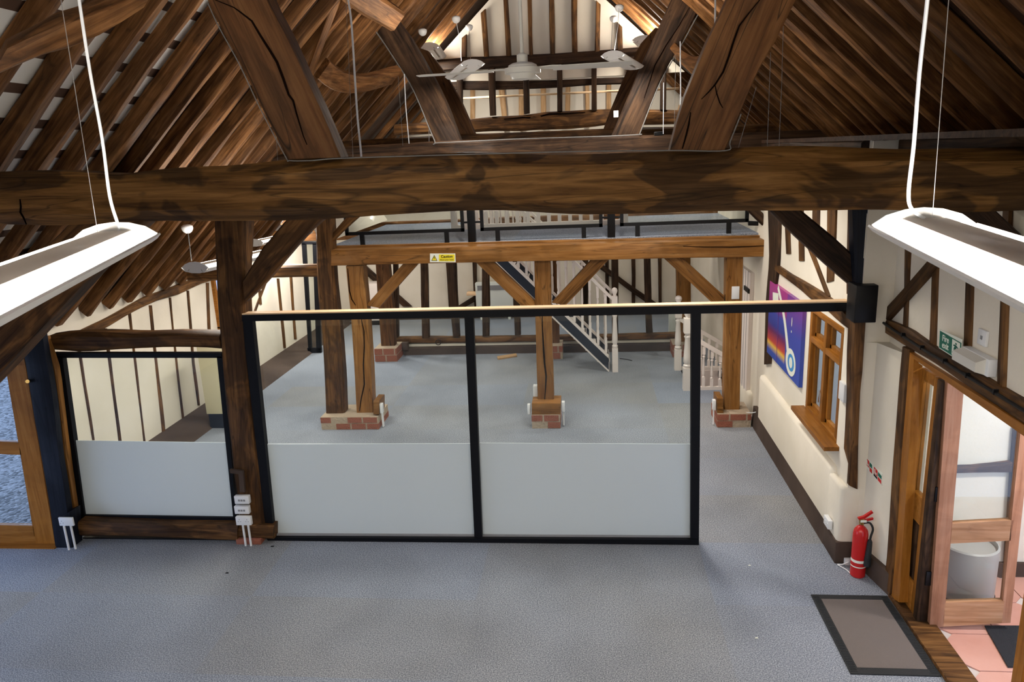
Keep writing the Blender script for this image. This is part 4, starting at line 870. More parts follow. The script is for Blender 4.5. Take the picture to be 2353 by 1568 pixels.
# ================================================================== PORCH DOOR, RIGHT
FX = XN-.035
d3 = empty('door_3', (XN, DY1, 0)); d3['kind'] = 'structure'
child('frame_head', Pr([PX(2084, 806, FX), PX(2480, 1058, FX), PX(2480, 1092, FX), PX(2098, 824, FX)], (.12, 0, 0)), JOINY, d3)
child('frame_jamb', Pr([PX(2084, 806, FX), PX(2100, 826, FX), PX(2088, 1040, FX), PX(2066, 1385, FX), PX(2047, 1372, FX)], (.065, 0, 0)), JOINV, d3)
jn = PX(2333, 1500, FX)
child('frame_jamb', B((FX, jn.y-.09, 0), (FX+.12, jn.y+.0, 2.0)), JOINV, d3)
child('threshold', B((XN-.05, DY0, 0), (2.62, 5.66, .035), .006), OAK, d3)
sx = 2.50
for nm, y0, y1, z0, z1, m_ in (('sidelight_stile', 5.58, 5.64, .03, 1.98, JOINV), ('sidelight_stile', 5.36, 5.42, .03, 1.98, JOINV), ('sidelight_rail', 5.42, 5.58, .03, .28, JOIN), ('sidelight_rail', 5.42, 5.58, .78, 1.00, JOIN), ('sidelight_rail', 5.42, 5.58, 1.9, 1.98, JOIN)):
    child(nm, B((sx, y0, z0), (sx+.05, y1, z1), .003), m_, d3)
child('sidelight_panel', B((sx+.015, 5.42, .28), (sx+.03, 5.58, .78)), DARKV, d3); child('sidelight_pane', B((sx+.02, 5.42, 1.0), (sx+.026, 5.58, 1.9)), GLASS, d3)
child('door_post', B((sx-.01, 5.28, .03), (sx+.07, 5.35, 1.98), .004), DARKV, d3)
for z in (.35, 1.05, 1.78): child('hinge', B((sx+.02, 5.27, z), (sx+.10, 5.31, z+.12), .004), BLKM, d3)
# open leaf, swung out into the porch
YLf = 5.24
lf = empty('open_door', PY(2230, 1440, YLf), label='pale wooden half glazed door leaf standing open into the porch', cat='door')
def lq(nm, pts, m=LEAF, dy=0, d=.045, lab=None): return child(nm, Pr([PY(px, py, YLf+dy) for px, py in pts], (0, d, 0)), m, lf, lab)
lst_ = lq('stile', [(2136, 1443), (2168, 1441), (2216, 880), (2180, 850)], LEAFV)
lq('stile', [(2300, 1433), (2322, 1432), (2372, 960), (2350, 945)], LEAFV)
lq('bottom_rail', [(2166, 1441), (2302, 1433), (2308, 1382), (2171, 1386)])
lq('middle_rail', [(2182, 1250), (2323, 1243), (2329, 1196), (2188, 1204)])
lq('top_rail', [(2212, 905), (2355, 900), (2360, 850), (2214, 850)])
lq('lower_pane', [(2171, 1386), (2308, 1382), (2323, 1243), (2182, 1250)], GLASS, .02, .006); lq('upper_pane', [(2188, 1204), (2329, 1196), (2355, 900), (2212, 905)], GLASS, .02, .006)
# porch
bm = bmesh.new(); box(bm, (2.62, 3.0, -.06), (5.2, 6.05, -.02)); struct('floor_porch', bm, TERR0, smooth=0)
k = 0; yy = 3.1
tiles = []
while yy < 6.0:
    xx = 2.64
    while xx < 4.4:
        tiles.append((xx, yy)); xx += .42
    yy += .42
for (xx, yy) in tiles:
    c = .075; s_ = .411
    pts = [(xx+c, yy), (xx+s_-c, yy), (xx+s_, yy+c), (xx+s_, yy+s_-c), (xx+s_-c, yy+s_), (xx+c, yy+s_), (xx, yy+s_-c), (xx, yy+c)]
    o = finish('floor_tile', Pr([(a, b, -.021) for a, b in pts], (0, 0, .012)), TERR, smooth=0)
    o['kind'] = 'structure'
struct('wall_porch_back', B((2.77, 6.02, -.06), (5.4, 6.12, 3.0)), PLAS, smooth=0)
struct('wall_porch_right', B((5.2, 3.0, -.06), (5.3, 6.1, 2.6)), PLAS, smooth=0)
struct('ceiling_porch', B((2.57, 3.0, 2.6), (5.3, 6.12, 2.66)), PLAS, smooth=0)
o = empty('bulkhead_light', (3.6, 4.8, 2.6), label='round bulkhead light on the ceiling of the entrance porch', cat='lamp')
bm = bmesh.new(); lathe(bm, [(.14, 0), (.14, -.04), (.12, -.05)], (0, 0, 0), 24); finish('casing', bm, LAMPW, o)
bm = bmesh.new(); lathe(bm, [(.115, -.05), (.10, -.075), (.05, -.09)], (0, 0, 0), 24); finish('diffuser', bm, DIFF, o)
ld = bpy.data.lights.new('lamp_light', 'AREA'); ld.shape = 'DISK'; ld.size = .25; ld.energy = 38; ld.color = (1, .93, .90); ld.spread = R2D(170)
lo = bpy.data.objects.new('lamp_light', ld); COL.objects.link(lo); lo.parent = o; lo.location = (0, 0, -.095)
struct('baseboard_porch', B((2.77, 5.99, -.06), (5.2, 6.02, .12)), PLINTH, smooth=0)
band('porch_rail', 'Y', 5.96, [(2150, 1078), (2250, 1075), (2330, 1064)], [(2150, 1090), (2250, 1088), (2330, 1088)], .07, OAK, 'horizontal dark timber on the porch wall seen through the open door', 'rail')
band('porch_post', 'Y', 5.94, [(2338, 980), (2330, 1080), (2322, 1200), (2312, 1390)], [(2352, 985), (2346, 1085), (2338, 1200), (2326, 1390)], .08, OAK, 'upright dark timber on the porch wall seen through the open door', 'post')
a, b = PZ(2262, 1440, -.0), PZ(2380, 1440, 0)
tag(finish('porch_mat', Pr([PZ(2262, 1440, -.004), PZ(2420, 1440, -.004), PZ(2420, 1535, -.004), PZ(2316, 1535, -.004)], (0, 0, .008)), DMAT), 'dark ribbed matting on the terracotta porch floor', 'mat')

o = empty('grey_bin', (3.02, 5.70, -.02), label='plain grey cylinder bin standing in the porch behind the open door', cat='bin')
bm = bmesh.new(); lathe(bm, [(.21, -.02), (.22, .0), (.22, .48), (.205, .49), (.205, .45)], (3.02, 5.70, 0), 32); child('body', bm, plain('grey_bin_metal', (.42, .42, .41), .45), o)
bm = bmesh.new(); lathe(bm, [(.225, .0), (.228, .0), (.228, .05), (.225, .05)], (3.02, 5.70, 0), 32); child('base_ring', bm, RUBBER, o)
# signs and fittings over the door
def sign_px(name, c0, c1, c2, c3, x, m, label, cat):
    """corners TL, TR, BR, BL on the wall plane"""
    pts = [PX(*c, x) for c in (c0, c1, c2, c3)]; o = empty(name, sum(pts, Vector())/4, label=label, cat=cat)
    child('plate', Pr(pts, (.004, 0, 0)), m, o, smooth=0); return o, pts
SXP = XN-.055
fe, fp = sign_px('fire_exit_sign', (2159, 757), (2210, 780), (2209, 833), (2157, 800), SXP, SIGNW, 'green and white fire exit sign on the wall above the porch door', 'sign')
c = sum(fp, Vector())/4; Wf = (fp[0]-fp[1]).length; Hf = (fp[0]-fp[3]).length
uax = (fp[1]-fp[0]).normalized(); vax = (fp[0]-fp[3]).normalized(); nax = Vector((-1, 0, 0))
def onsign(pts, P_, off):  # u,v in 0..1 from the lower left
    bl = P_[3]; return [bl+(P_[2]-P_[3])*u+(P_[0]-P_[3])*v+nax*off for u, v in pts]
gf = child('green_field', Pr(onsign([(.03, .05), (.97, .05), (.97, .95), (.03, .95)], fp, .001), (-.001, 0, 0)), GREEN, fe, smooth=0)
wp = child('white_panel', Pr(onsign([(.60, .10), (.93, .10), (.93, .90), (.60, .90)], fp, .0022), (-.001, 0, 0)), SIGNW, gf, smooth=0)
mat_s = Matrix((uax, vax, nax)).transposed().to_4x4()
m1 = mat_s.copy(); m1.translation = onsign([(.31, .68)], fp, .003)[0]; text('lettering', 'Fire', Hf*.46, SIGNW, m1, gf, .0008)
m1 = mat_s.copy(); m1.translation = onsign([(.31, .32)], fp, .003)[0]; text('lettering', 'exit', Hf*.46, SIGNW, m1, gf, .0008)
bm = bmesh.new()
for poly in ([(.74, .72), (.80, .72), (.80, .80), (.74, .80)], [(.68, .48), (.76, .44), (.82, .66), (.74, .70)], [(.66, .66), (.74, .70), (.73, .64), (.67, .58)], [(.80, .66), (.88, .60), (.87, .55), (.79, .60)],
             [(.68, .48), (.76, .46), (.74, .30), (.64, .22), (.62, .27), (.69, .33)], [(.72, .46), (.78, .46), (.86, .30), (.86, .16), (.81, .16), (.80, .28)]):
    prism(bm, onsign(poly, fp, .0034), (-.001, 0, 0))
child('running_figure', bm, GREEN, gf, smooth=0)
ec0, ec1 = PX(2216, 800, XN-.02), PX(2291, 845, XN-.02)
yA, yB = ec1.y+.02, ec0.y-.05; ze = (ec0.z+ec1.z)/2-.02
el = empty('emergency_light', (XN, (yA+yB)/2, ze), label='white emergency light unit on the wall beside the fire exit sign', cat='emergency light')
child('base', B((XN-.06, yA, ze-.055), (XN-.005, yB, ze+.055), .006), WHITE, el)
child('diffuser', Pr([(XN-.06, yA+.03, ze-.05), (XN-.12, yA+.03, ze-.03), (XN-.12, yA+.03, ze+.03), (XN-.06, yA+.03, ze+.05)], (0, yB-yA-.04, 0)), plain('ribbed_clear_plastic', (.70, .68, .62), .25), el)
c = PX(2263, 776, XN-.001)
o = empty('wall_socket', c, label='white single plate above the emergency light', cat='socket')
child('plate', B(c+Vector((-.02, -.05, -.05)), c+Vector((0, .05, .05)), .004), WHITE, o); child('centre', B(c+Vector((-.022, -.012, -.012)), c+Vector((-.019, .012, .012))), SLOT, o)
# extinguisher instruction signs
def PS(px, py, off=.006):      # the slanting piece of wall between the corner post and the door post
    nrm = Vector((.48, .11, 0)).normalized(); r_ = ray(px, py); p0 = Vector((2.47, 5.72, 0))-nrm*off
    return CAM+r_*((p0-CAM).dot(nrm)/r_.dot(nrm))
for i, cc in enumerate(([(1991, 1052), (2006, 1067), (2005, 1092), (1991, 1076)], [(2008, 1071), (2027, 1089), (2026, 1116), (2007, 1093)])):
    pp = [PS(*c) for c in cc]; o = empty('safety_sign', sum(pp, Vector())/4, label=['left one of two small red and green safety signs above the extinguisher', 'right one of two small red and green safety signs above the extinguisher'][i], cat='sign')
    pt = child('plate', Pr(pp, (.004, .001, 0)), SIGNW, o, smooth=0)
    def sq(pts, off, m, nm): child(nm, Pr(onsign(pts, pp, off), (-.0008, 0, 0)), m, pt, smooth=0)
    sq([(.05, .32), (.48, .32), (.48, .96), (.05, .96)], .0015, SREDM, 'red_panel'); sq([(.14, .42), (.24, .42), (.24, .86), (.14, .86)], .003, SIGNW, 'white_figure'); sq([(.28, .42), (.40, .42), (.40, .62), (.28, .62)], .003, SIGNW, 'white_flames')
    sq([(.55, .55), (.95, .55), (.95, .92), (.55, .92)], .0015, GREEN, 'green_panel'); sq([(.55, .08), (.95, .08), (.95, .45), (.55, .45)], .0015, SREDM, 'red_stripe')
    if i: sq([(.05, .06), (.48, .06), (.48, .26), (.05, .26)], .0015, BLACK, 'black_stripe')
socket(PX(1908, 1200, 2.16), .13, .085, .04, (-1, 0, 0), 'white double socket on the side of the plaster pier', (), 2)

# fire extinguisher
e0 = PZ(1970, 1322); ex = empty('fire_extinguisher', (e0.x, e0.y, 0), label='red fire extinguisher with black horn on the floor by the plaster pier', cat='fire extinguisher')
E_ = (e0.x, e0.y, 0)
bm = bmesh.new(); lathe(bm, [(.055, 0), (.062, .01), (.062, .40), (.056, .435), (.037, .462), (.020, .475), (.018, .49)], E_, 24); child('cylinder', bm, RED, ex)
bm = bmesh.new(); lathe(bm, [(.0622, .10), (.0626, .10), (.0626, .17), (.0622, .17)], E_, 24); lb = child('label_band', bm, SIGNW, ex, 'white instruction label')
bm = bmesh.new(); lathe(bm, [(.0627, .11), (.0631, .11), (.0631, .145), (.0627, .145)], E_, 24); child('label_stripe', bm, RED, lb)
bm = bmesh.new(); lathe(bm, [(.018, .485), (.022, .50), (.022, .53), (.012, .54)], E_, 14); vl = child('valve', bm, BRASS, ex)
def ev(x, y, z): return Vector((e0.x+x, e0.y+y, z))
child('lever', Pr([ev(-.03, -.012, .535), ev(.02, -.012, .545), ev(.085, -.012, .60), ev(.075, -.012, .615), ev(.01, -.012, .565), ev(-.035, -.012, .55)], (0, .024, 0)), RED, vl)
child('grip', Pr([ev(.0, -.01, .51), ev(.09, -.01, .535), ev(.09, -.01, .55), ev(.0, -.01, .528)], (0, .02, 0)), RED, vl)
child('safety_tag', B(ev(-.02, -.03, .52), ev(.03, -.027, .54)), SIGNW, ex)
child('hose', Tb(smooth_pts([ev(.015, -.01, .505), ev(.06, -.02, .51), ev(.085, -.03, .46), ev(.07, -.04, .40), ev(.06, -.05, .36)], 6), .009), RUBBER, ex)
child('horn', Tb([ev(.062, -.045, .37), ev(.06, -.05, .35), ev(.05, -.06, .20), ev(.048, -.062, .13)], [.012, .021, .028, .030], 12), RUBBER, ex)
tag(finish('cable_end_box', B(PZ(1941, 1300), PZ(1958, 1290)+Vector((0, 0, .06)), .004), WHITE), 'small white box on the carpet beside the extinguisher', 'box')
tag(finish('cable', Tb(smooth_pts([PZ(1950, 1292, .05), PZ(1935, 1298, .02), PZ(1925, 1298, .01), PZ(1945, 1310, .01), PZ(1953, 1318, .01)], 6), .005), WHITE), 'thin white cable end on the carpet by the extinguisher', 'cable')

# door mat
mt = empty('door_mat', (2.11, 5.17, 0), label='brown grey door mat with black ribbed rubber border by the porch door', cat='mat')
bm = bmesh.new(); x0, x1, y0, y1, bd = 1.805, 2.415, 4.69, 5.655, .065
for a, b in (((x0, y0), (x1, y0+bd)), ((x0, y1-bd), (x1, y1)), ((x0, y0+bd), (x0+bd, y1-bd)), ((x1-bd, y0+bd), (x1, y1-bd))): box(bm, (a[0], a[1], 0), (b[0], b[1], .009))
rb_ = child('rubber_border', bm, RUBBER, mt)
for xx in (x0+.01, x1-bd+.008):
    bm = bmesh.new(); yy = y0+.02
    while yy < y1-.01:
        box(bm, (xx, yy, .008), (xx+bd-.02, yy+.006, .012)); yy += .018
    child('border_ribs', bm, RUBBER, rb_)
pile = child('pile', B((x0+bd, y0+bd, 0), (x1-bd, y1-bd, .012)), MATC, mt)
# litter on the carpet
for i, (px, py, r_, m_, nm, lab, ct) in enumerate(((522, 1318, .014, BLKM, 'cable_clip', 'tiny black clip lying on the open carpet', 'clip'), (626, 1257, .016, BLKM, 'cable_clip', 'tiny black clip beside the foot of the tall post', 'clip'),
        (1738, 1468, .012, SIGNW, 'paper_scrap', 'tiny white scrap near the bottom right of the carpet', 'scrap'), (1722, 1301, .012, SIGNW, 'paper_scrap', 'tiny white scrap left of the plaster pier', 'scrap'), (600, 885, .03, SIGNW, 'paper_scrap', 'white scrap by the wall behind the main screen', 'scrap'))):
    p = PZ(px, py, 0)
    tag(finish(nm, Pr([p+Vector((-r_, -.4*r_, .002)), p+Vector((r_, -.2*r_, .002)), p+Vector((r_*.8, r_*.5, .002)), p+Vector((-r_*.6, r_*.3, .002))], (0, 0, .006)), m_), lab, ct)

# caution sign on the floor beam
cs = empty('caution_sign', PY(1017, 594, 9.6), label='yellow and white caution sign on the golden floor beam', cat='sign')
q = [PY(px, py, 9.585) for px, py in ((988, 583), (1046, 583), (1047, 603), (988, 603))]
child('plate', Pr(q, (0, .008, 0)), SIGNW, cs, smooth=0)
def cq(pts, off, m, nm):
    bl = q[3]; P_ = [bl+(q[2]-q[3])*u+(q[0]-q[3])*v+Vector((0, -off, 0)) for u, v in pts]; return child(nm, Pr(P_, (0, -.001, 0)), m, cs, smooth=0), P_
cq([(.35, .12), (.96, .12), (.96, .90), (.35, .90)], .001, YEL, 'yellow_field')
cq([(.05, .18), (.29, .18), (.17, .84)], .001, BLACK, 'warning_triangle'); cq([(.08, .23), (.26, .23), (.17, .73)], .0022, YEL, 'triangle_centre'); cq([(.16, .38), (.18, .38), (.185, .62), (.155, .62)], .0034, BLACK, 'exclamation_mark')
msn = Matrix(((1, 0, 0), (0, 0, -1), (0, 1, 0))).to_4x4()
hh_ = (q[0]-q[3]).length
m1 = msn.copy(); m1.translation = q[3]+(q[2]-q[3])*.655+(q[0]-q[3])*.66+Vector((0, -.003, 0)); text('lettering', 'Caution', hh_*.42, BLACK, m1, cs, .001)
m1 = msn.copy(); m1.translation = q[3]+(q[2]-q[3])*.655+(q[0]-q[3])*.30+Vector((0, -.003, 0)); text('lettering', 'Mind your head', hh_*.25, BLACK, m1, cs)

# drying cracks in the big timbers
def crack(par, y, pts, w_=3.0):
    P_ = [Vector(p) for p in pts]; n = len(P_); bm = bmesh.new(); L_ = []; R_ = []
    for i, p in enumerate(P_):
        t = (P_[min(i+1, n-1)]-P_[max(i-1, 0)]).normalized(); s = Vector((-t.y, t.x)); ww = w_*(.25+.75*math.sin(math.pi*(i+.4)/(n-.2)))*.5
        L_.append(PY(p.x+s.x*ww, p.y+s.y*ww, y)); R_.append(PY(p.x-s.x*ww, p.y-s.y*ww, y))
    for i in range(n-1): prism(bm, [L_[i], L_[i+1], R_[i+1], R_[i]], (0, .006, 0))
    o = finish('drying_crack', bm, CRACK, None, 0); o.parent = par; o.matrix_parent_inverse = par.matrix_basis.inverted(); return o
def named(lab): return next(o for o in bpy.data.objects if o.get('label', '').startswith(lab))
pl_ = named('thick raking oak strut with a long crack, left'); pr_ = named('thick raking oak strut with a long crack, right')
crack(pl_, 4.415, [(490, -2), (537, 17), (551, 27), (578, 48), (598, 82), (617, 112), (636, 143), (650, 180), (663, 218), (673, 231), (680, 258), (697, 313), (718, 362)], 5)
crack(pr_, 4.415, [(1752, -8), (1719, 33), (1699, 59), (1686, 95), (1675, 130), (1662, 165), (1643, 195), (1628, 212), (1612, 228)], 4.5)
crack(pr_, 4.415, [(1643, 195), (1647, 215), (1654, 236), (1661, 248)], 3); crack(pr_, 4.415, [(1587, 258), (1583, 285), (1577, 310), (1568, 342)], 4.5)
p1_ = named('golden oak post, leftmost'); p2_ = named('golden oak post with a long crack')
crack(p1_, 9.676, [(799, 617), (803, 669), (808, 688), (817, 702)], 2.5); crack(p1_, 9.676, [(829, 728), (836, 761), (837, 799), (835, 838), (837, 884), (830, 915), (826, 945)], 3)
crack(p2_, 9.676, [(1246, 700), (1246, 745), (1248, 785), (1249, 805), (1252, 842), (1255, 866), (1253, 900), (1251, 926)], 4)
crack(named('golden oak beam carrying'), 9.596, [(1570, 566), (1620, 568), (1680, 568), (1720, 567), (1760, 565)], 2.2)
crack(named('huge weathered oak tie beam'), 4.392, [(45, 458), (47, 475), (46, 488), (53, 500), (60, 516)], 3.5)
crack(named('cracked brown log tie'), 13.19, [(1158, 274), (1200, 270), (1230, 271), (1262, 262), (1290, 261), (1345, 258)], 3.5)
crack(named('dark raking strut right of the ceiling fan'), 9.692, [(1588, 10), (1560, 60), (1530, 105), (1505, 150), (1492, 190), (1480, 225)], 2.5)

# ================================================================== LUMINAIRES
def lamp(end, direction, length, label, wires=(), light=True, W=.17, dz=0, group='hanging fluorescent lamps', pw=1.0, upw=0.0):
    """end: the end nearest the viewer's left/right; body runs from there along direction"""
    end = Vector(end); d = Vector(direction); d.z = 0; d.normalize(); s = d.cross(Vector((0, 0, 1))).normalized(); upv = Vector((0, 0, 1))
    ang = math.atan2(d.y, d.x); o = empty('hanging_lamp', end, ang, label=label, cat='lamp', group=group)
    def C_(nm, bm, m, lab=None):
        q_ = finish(nm, bm, m, o, 40)
        if lab: q_['label'] = lab
        return q_
    k = W/.17
    C_('spine', B((.02, -.072*k, -.01), (length-.02, .072*k, .034*k), .004), LAMPT)
    for sg in (-1, 1):
        prof = [(.072, .0), (.078, -.02), (.10, -.03), (.13, -.022), (.155, -.006), (.172, .012)]
        bm = bmesh.new(); P_ = [(0, sg*y*k, z*k) for y, z in prof]+[(0, sg*(y+.004)*k, (z-.006)*k) for y, z in prof[::-1]]
        prism(bm, P_, (length, 0, 0)); C_('reflector', bm, LAMPW)
        C_('tube', Tb([(.06, sg*.115*k, .010*k), (length-.06, sg*.115*k, .010*k)], .017*k, 8), TUBEM, 'lit tube')
    for x in (0, length):
        pts = [(x, y*k, z*k) for y, z in [(-.165, .012), (-.12, .045), (-.06, .064), (0, .07), (.06, .064), (.12, .045), (.165, .012), (.12, -.03), (.05, -.045), (-.05, -.045), (-.12, -.03)]]
        C_('end_cap', Pr(pts, (.012 if x == 0 else -.012, 0, 0)), LAMPW)
    C_('louvre', B((.05, -.06*k, -.046*k), (length-.05, .06*k, -.034*k)), LAMPW)
    for pts, r_, m_ in wires:
        q_ = child('suspension_wire' if r_ < .004 else 'supply_cable', Tb(pts, r_, 6), m_, o)
    if light:
        ld = bpy.data.lights.new('lamp_light', 'AREA'); ld.shape = 'RECTANGLE'; ld.size = length*.9; ld.size_y = .22*k; ld.energy = DOWN*pw; ld.color = (1, .93, .84)
        lo = bpy.data.objects.new('lamp_light', ld); COL.objects.link(lo); lo.parent = o; lo.location = (length/2, 0, -.06*k)
        if upw:
            ld = bpy.data.lights.new('lamp_uplight', 'AREA'); ld.shape = 'RECTANGLE'; ld.size = length*.85; ld.size_y = .2*k; ld.energy = DOWN*upw; ld.color = (1, .90, .78)
            lo = bpy.data.objects.new('lamp_uplight', ld); COL.objects.link(lo); lo.parent = o; lo.location = (length/2, 0, .09*k); lo.rotation_euler = (math.pi, 0, 0)
    return o
# near left and near right
eL = PY(268, 548, 3.0); dL = -ray(692, 416)
lamp(eL, dL, 2.0, 'large bright double tube lamp hanging at the left edge, nearest the camera',
     ((smooth_pts([PY(165, -120, 3.15), PY(182, 0, 3.1), PY(207, 165, 3.08), PY(235, 320, 3.05), PY(252, 450, 3.0), PY(272, 520, 2.98), PY(274, 546, 2.97)], 5), .0065, WHITE), ([PY(120, -120, 3.0), PY(140, 0, 3.0), PY(226, 545, 2.95)], .0015, CHROME)))
eR = PY(2118, 522, 2.75); dR = -ray(1625, 340)
lamp(eR, dR, 1.9, 'large bright double tube lamp hanging at the right edge, nearest the camera',
     ((smooth_pts([PY(2140, -120, 2.8), PY(2131, 0, 2.8), PY(2113, 165, 2.78), PY(2100, 330, 2.76), PY(2088, 440, 2.75), PY(2095, 480, 2.72), PY(2125, 502, 2.7)], 5), .0065, WHITE), ([PY(2195, -120, 2.75), PY(2180, 0, 2.75), PY(2142, 505, 2.72)], .0015, CHROME)))
fw = Vector((0, 1, 0))
lamp(PY(448, 618, 7.0), Vector((.25, 1, 0)), 1.3, 'bright lamp in the left aisle beside the tall rough post', (([PY(432, 535, 7.05), PY(440, 600, 7.1)], .004, GREY),), W=.17, pw=.9)
lamp(PY(583, 560, 9.4), Vector((.15, 1, 0)), 1.3, 'bright lamp in the left aisle just right of the tall post', (([PY(570, 510, 9.5), PY(575, 550, 9.5)], .004, GREY),), W=.15, pw=.9)
lamp(PY(640, 525, 12.4), Vector((.15, 1, 0)), 1.2, 'small far lamp in the left aisle under the near beam', (([PY(645, 480, 12.4), PY(648, 515, 12.5)], .003, GREY),), W=.16, pw=.9)
lamp(PY(1086, 148, 8.2), Vector((-.30, .95, 0)), 1.3, 'silvery lamp hanging left of the fan rod', (([PY(1048, 48, 8.3), PY(1056, 90, 8.3), PY(1060, 140, 8.3)], .003, WHITE), ([PY(1078, 70, 8.2), PY(1082, 145, 8.2)], .0025, CHROME)), W=.13, pw=.9, upw=.5)
lamp(PY(1408, 128, 8.2), Vector((.22, .97, 0)), 1.3, 'silvery lamp hanging right of the fan rod', (([PY(1422, 18, 8.3), PY(1420, 60, 8.3), PY(1412, 115, 8.3)], .003, WHITE), ([PY(1408, 45, 8.2), PY(1404, 118, 8.2)], .0025, CHROME)), W=.125, pw=.9, upw=.5)
lamp(PY(985, 108, 11.9), Vector((-.1, 1, 0)), 1.2, 'lamp behind the dark strut left of the fan', (), W=.17, pw=.8, upw=.6)
lamp(PY(1478, 92, 11.9), Vector((.2, 1, 0)), 1.2, 'lamp behind the dark strut right of the fan', (), W=.17, pw=.8, upw=.6)
lamp(PY(832, 388, 6.0), Vector((0, 1, 0)), 1.3, 'lamp hidden low behind the near beam, its white cable dropping beside the left strut',
     ((smooth_pts([PY(796, -40, 6.1), PY(800, 0, 6.1), PY(808, 60, 6.1), PY(820, 250, 6.05), PY(829, 345, 6.0), PY(832, 385, 6.0)], 5), .009, WHITE), ([PY(795, 0, 6.0), PY(812, 380, 6.0)], .002, CHROME)), W=.13)
lamp(PY(1566, 392, 6.4), Vector((0, 1, 0)), 1.3, 'lamp hidden low behind the near beam at the right strut',
     (([PY(1644, -20, 6.4), PY(1643, 70, 6.4), PY(1600, 385, 6.4)], .007, WHITE),), W=.13)
# the room's own lamps further back, above and beside the photographer
for i, (x, y) in enumerate(((-2.6, -.6), (1.4, -.6))):
    lamp((x, y-.7, 3.6), (0, 1, 0), 1.4, ['lamp behind the photographer on the left', 'lamp behind the photographer on the right'][i], (), pw=1.0)
# bulkhead lights under the upper floor and in the room beyond
for i, (x, y, z) in enumerate(((-2.3, 11.6, 2.40), (.9, 10.6, 2.40), (-2.2, 15.0, zr(-2.2)), (.8, 15.0, zr(.8)), (-4.8, 14.2, zr(-4.8)))):
    o = empty('bulkhead_light', (x, y, z), label=['round bulkhead light under the left of the upper floor', 'round bulkhead light under the right of the upper floor', 'round bulkhead light over the left of the end room', 'round bulkhead light over the right of the end room', 'round bulkhead light at the far end of the left aisle'][i], cat='lamp')
    bm = bmesh.new(); lathe(bm, [(.14, 0), (.14, -.04), (.12, -.05)], (0, 0, 0), 24); finish('casing', bm, LAMPW, o)
    bm = bmesh.new(); lathe(bm, [(.115, -.05), (.10, -.075), (.05, -.09)], (0, 0, 0), 24); finish('diffuser', bm, DIFF, o)
    ld = bpy.data.lights.new('lamp_light', 'AREA'); ld.shape = 'DISK'; ld.size = .25; ld.energy = (24, 26, 42, 42, 40)[i]; ld.color = (1, .93, .84); ld.spread = R2D(170)
    lo = bpy.data.objects.new('lamp_light', ld); COL.objects.link(lo); lo.parent = o; lo.location = (0, 0, -.095)
# ceiling roses
for i, (px, py, y, lab) in enumerate(((790, -4, 8.6, 'leftmost round white rose at the top edge above the hanging cable'), (912, 34, 9.3, 'round white rose beside the top of the dark left strut'), (971, 72, 10.6, 'round white rose above the left lamp pair'), (1048, 43, 10.8, 'round white rose nearest the gable, upper left'), (1078, 62, 12.3, 'lowest white rose at the left edge of the gable'),
        (1423, 17, 10.8, 'upper round white rose at the right edge of the gable'), (1410, 42, 12.3, 'lower round white rose at the right edge of the gable'), (430, 524, 7.6, 'round white rose in the left aisle under the near beam'))):
    c = PY(px, py, y); x = c.x; sdd = -1 if x < RX else 1
    bm = bmesh.new(); r_ = .052
    lathe(bm, [(r_*.6, .035), (r_*1.1, .02), (r_*1.15, -.002), (r_*1.05, -.022), (r_*.8, -.042), (r_*.45, -.055), (r_*.12, -.06)], (0, 0, 0), 14)
    o = finish('ceiling_rose', bm, LAMPW, None, 60); o.location = c
    tag(o, lab, 'ceiling rose', 'ceiling roses of the hanging lamps')
# thin hanging cables between the trusses
for i, (pts, r_, lab) in enumerate((((PY(929, 170, 8.0), PY(932, 240, 8.0), PY(940, 330, 8.0)), .006, 'white cable hanging left of the dark left strut'), ((PY(915, 175, 8.0), PY(926, 335, 8.0)), .002, 'thin wire hanging left of the dark left strut'),
        ((PY(1563, 95, 8.0), PY(1564, 200, 8.0), PY(1563, 275, 8.0)), .006, 'white cable hanging right of the dark right strut'), ((PY(1553, 130, 8.0), PY(1549, 310, 8.0)), .002, 'thin wire hanging right of the dark right strut'),
        ((PY(1525, 190, 8.8), PY(1524, 308, 8.8)), .004, 'white wire above the small black fitting'), ((PY(985, 245, 10.5), PY(986, 330, 10.5)), .005, 'short white wire beneath the left dark strut'),
        ((PY(1800, 60, 6.5), PY(1796, 200, 6.5), PY(1790, 346, 6.5)), .0022, 'thin chain hanging right of the near right strut'), ((PY(1771, 120, 6.5), PY(1763, 346, 6.5)), .0022, 'thin chain closest to the near right strut'), ((PY(1738, 200, 6.5), PY(1695, 346, 6.5)), .0022, 'slanting thin chain at the foot of the near right strut'), ((PY(634, 300, 6.0), PY(638, 370, 6.0)), .002, 'thin chain left of the near left strut'))):
    tag(finish('hanging_wire', Tb(pts, r_, 6), WHITE if r_ > .003 else GREY), lab, 'wire')
tag(finish('ceiling_fitting', B(PY(1504, 312, 8.8), PY(1526, 302, 8.8)+Vector((0, .08, 0)), .01), BLKM), 'small black fitting hanging just above the second beam', 'fitting')
tag(finish('sensor_box', B(PY(1410, 270, 9.66), PY(1421, 254, 9.66)+Vector((0, .03, 0)), .004), WHITE), 'small white sensor box on the dark strut right of the fan', 'sensor')
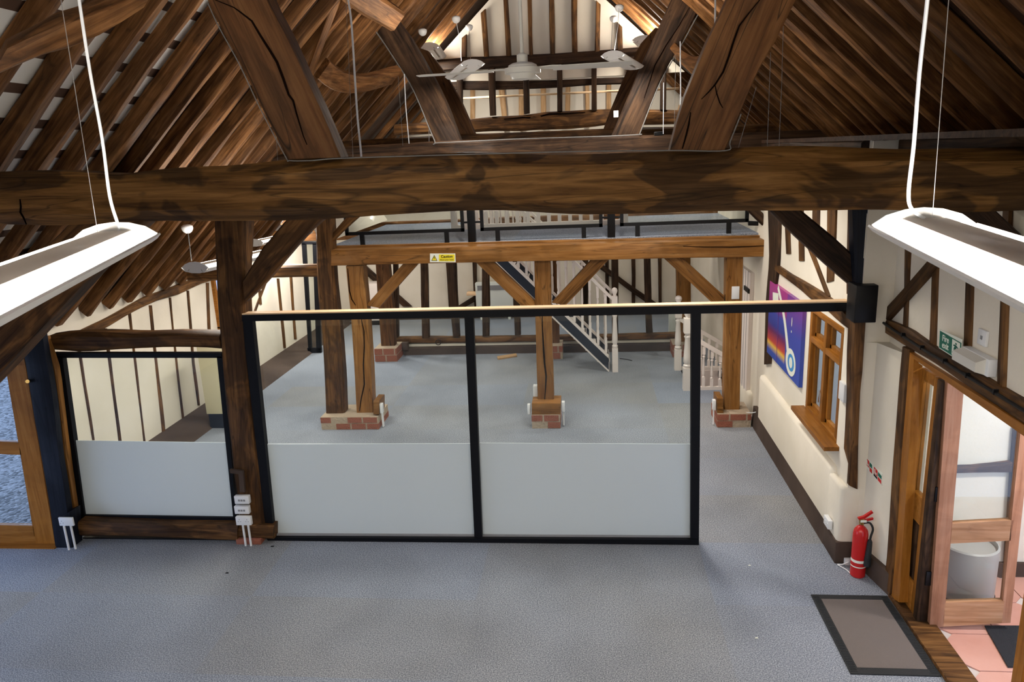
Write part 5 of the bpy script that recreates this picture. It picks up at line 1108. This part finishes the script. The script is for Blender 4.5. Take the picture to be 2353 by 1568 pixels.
# conduit clipped to the near truss
cnd = finish('clipped_cable', Tb(smooth_pts([PY(478, 8, 4.40), PY(503, 62, 4.39), PY(551, 150, 4.39), PY(598, 250, 4.39), PY(656, 360, 4.39), PY(666, 369, 4.38), PY(716, 369, 4.38), PY(780, 364, 4.39), PY(1000, 357, 4.38), PY(1176, 352, 4.38), PY(1340, 348, 4.38), PY(1545, 346, 4.38), PY(1668, 346, 4.38), PY(1678, 325, 4.39), PY(1703, 262, 4.39)], 5), .0035), GREY)
tag(cnd, 'grey cable clipped along the top edge of the nearest beam', 'cable')
tag(finish('clipped_cable', Tb(smooth_pts([PY(848, 24, 9.64), PY(836, 35, 9.62), PY(838, 52, 9.62), PY(860, 68, 9.66), PY(909, 140, 9.67), PY(950, 208, 9.67), PY(998, 322, 9.67), PY(1010, 328, 9.63), PY(1180, 320, 9.63), PY(1400, 313, 9.63), PY(1475, 309, 9.63)], 5), .007), GREY), 'grey cable clipped to the dark strut left of the fan and second beam', 'cable')
tag(finish('clipped_cable', Tb(smooth_pts([PY(1606, -3, 9.66), PY(1617, 8, 9.66), PY(1611, 20, 9.66), PY(1565, 105, 9.67), PY(1516, 192, 9.67), PY(1470, 308, 9.66)], 5), .007), GREY), 'grey cable clipped to the dark strut right of the fan', 'cable')

# ================================================================== CEILING FAN
fc = PY(1201, 163, 5.2)
fn = empty('ceiling_fan', fc, label='cream three blade ceiling fan hanging in the middle of the nave', cat='ceiling fan')
Fx, Fy, Fz = fc
bm = bmesh.new(); lathe(bm, [(.03, -.058), (.072, -.052), (.084, -.03), (.086, -.018), (.120, -.016), (.120, .018), (.098, .022), (.094, .036), (.07, .048), (.036, .055), (.036, .10), (.030, .105), (.018, .112)], (Fx, Fy, Fz), 28); child('motor_housing', bm, FANW, fn)
child('rod', Tb([(Fx, Fy, Fz+.11), (Fx-.005, Fy, zr(Fx)+.05)], .012, 10), FANW, fn)
for k, aa in enumerate((178, -2, 88)):
    tl_ = (.0, -.18, .05)[k]
    a_ = R2D(aa); d_ = Vector((math.cos(a_), math.sin(a_), 0)); s_ = Vector((-math.sin(a_), math.cos(a_), 0)); c0 = Vector((Fx, Fy, Fz+.005))
    tilt = .012
    bm = bmesh.new(); prism(bm, [c0+d_*r_+s_*w_+Vector((0, 0, w_*tl_)) for r_, w_ in ((.20, -.05), (.20, .05), (.66, .058), (.72, .03), (.72, -.055))], (0, 0, .004)); bl_ = child('blade', bm, FANW, fn)
    bm = bmesh.new(); prism(bm, [c0+d_*r_+s_*w_+Vector((0, 0, w_*tl_+.006)) for r_, w_ in ((.09, -.018), (.09, .018), (.20, .04), (.26, .035), (.26, -.035), (.20, -.04))], (0, 0, .005)); child('blade_bracket', bm, FANW, bl_)
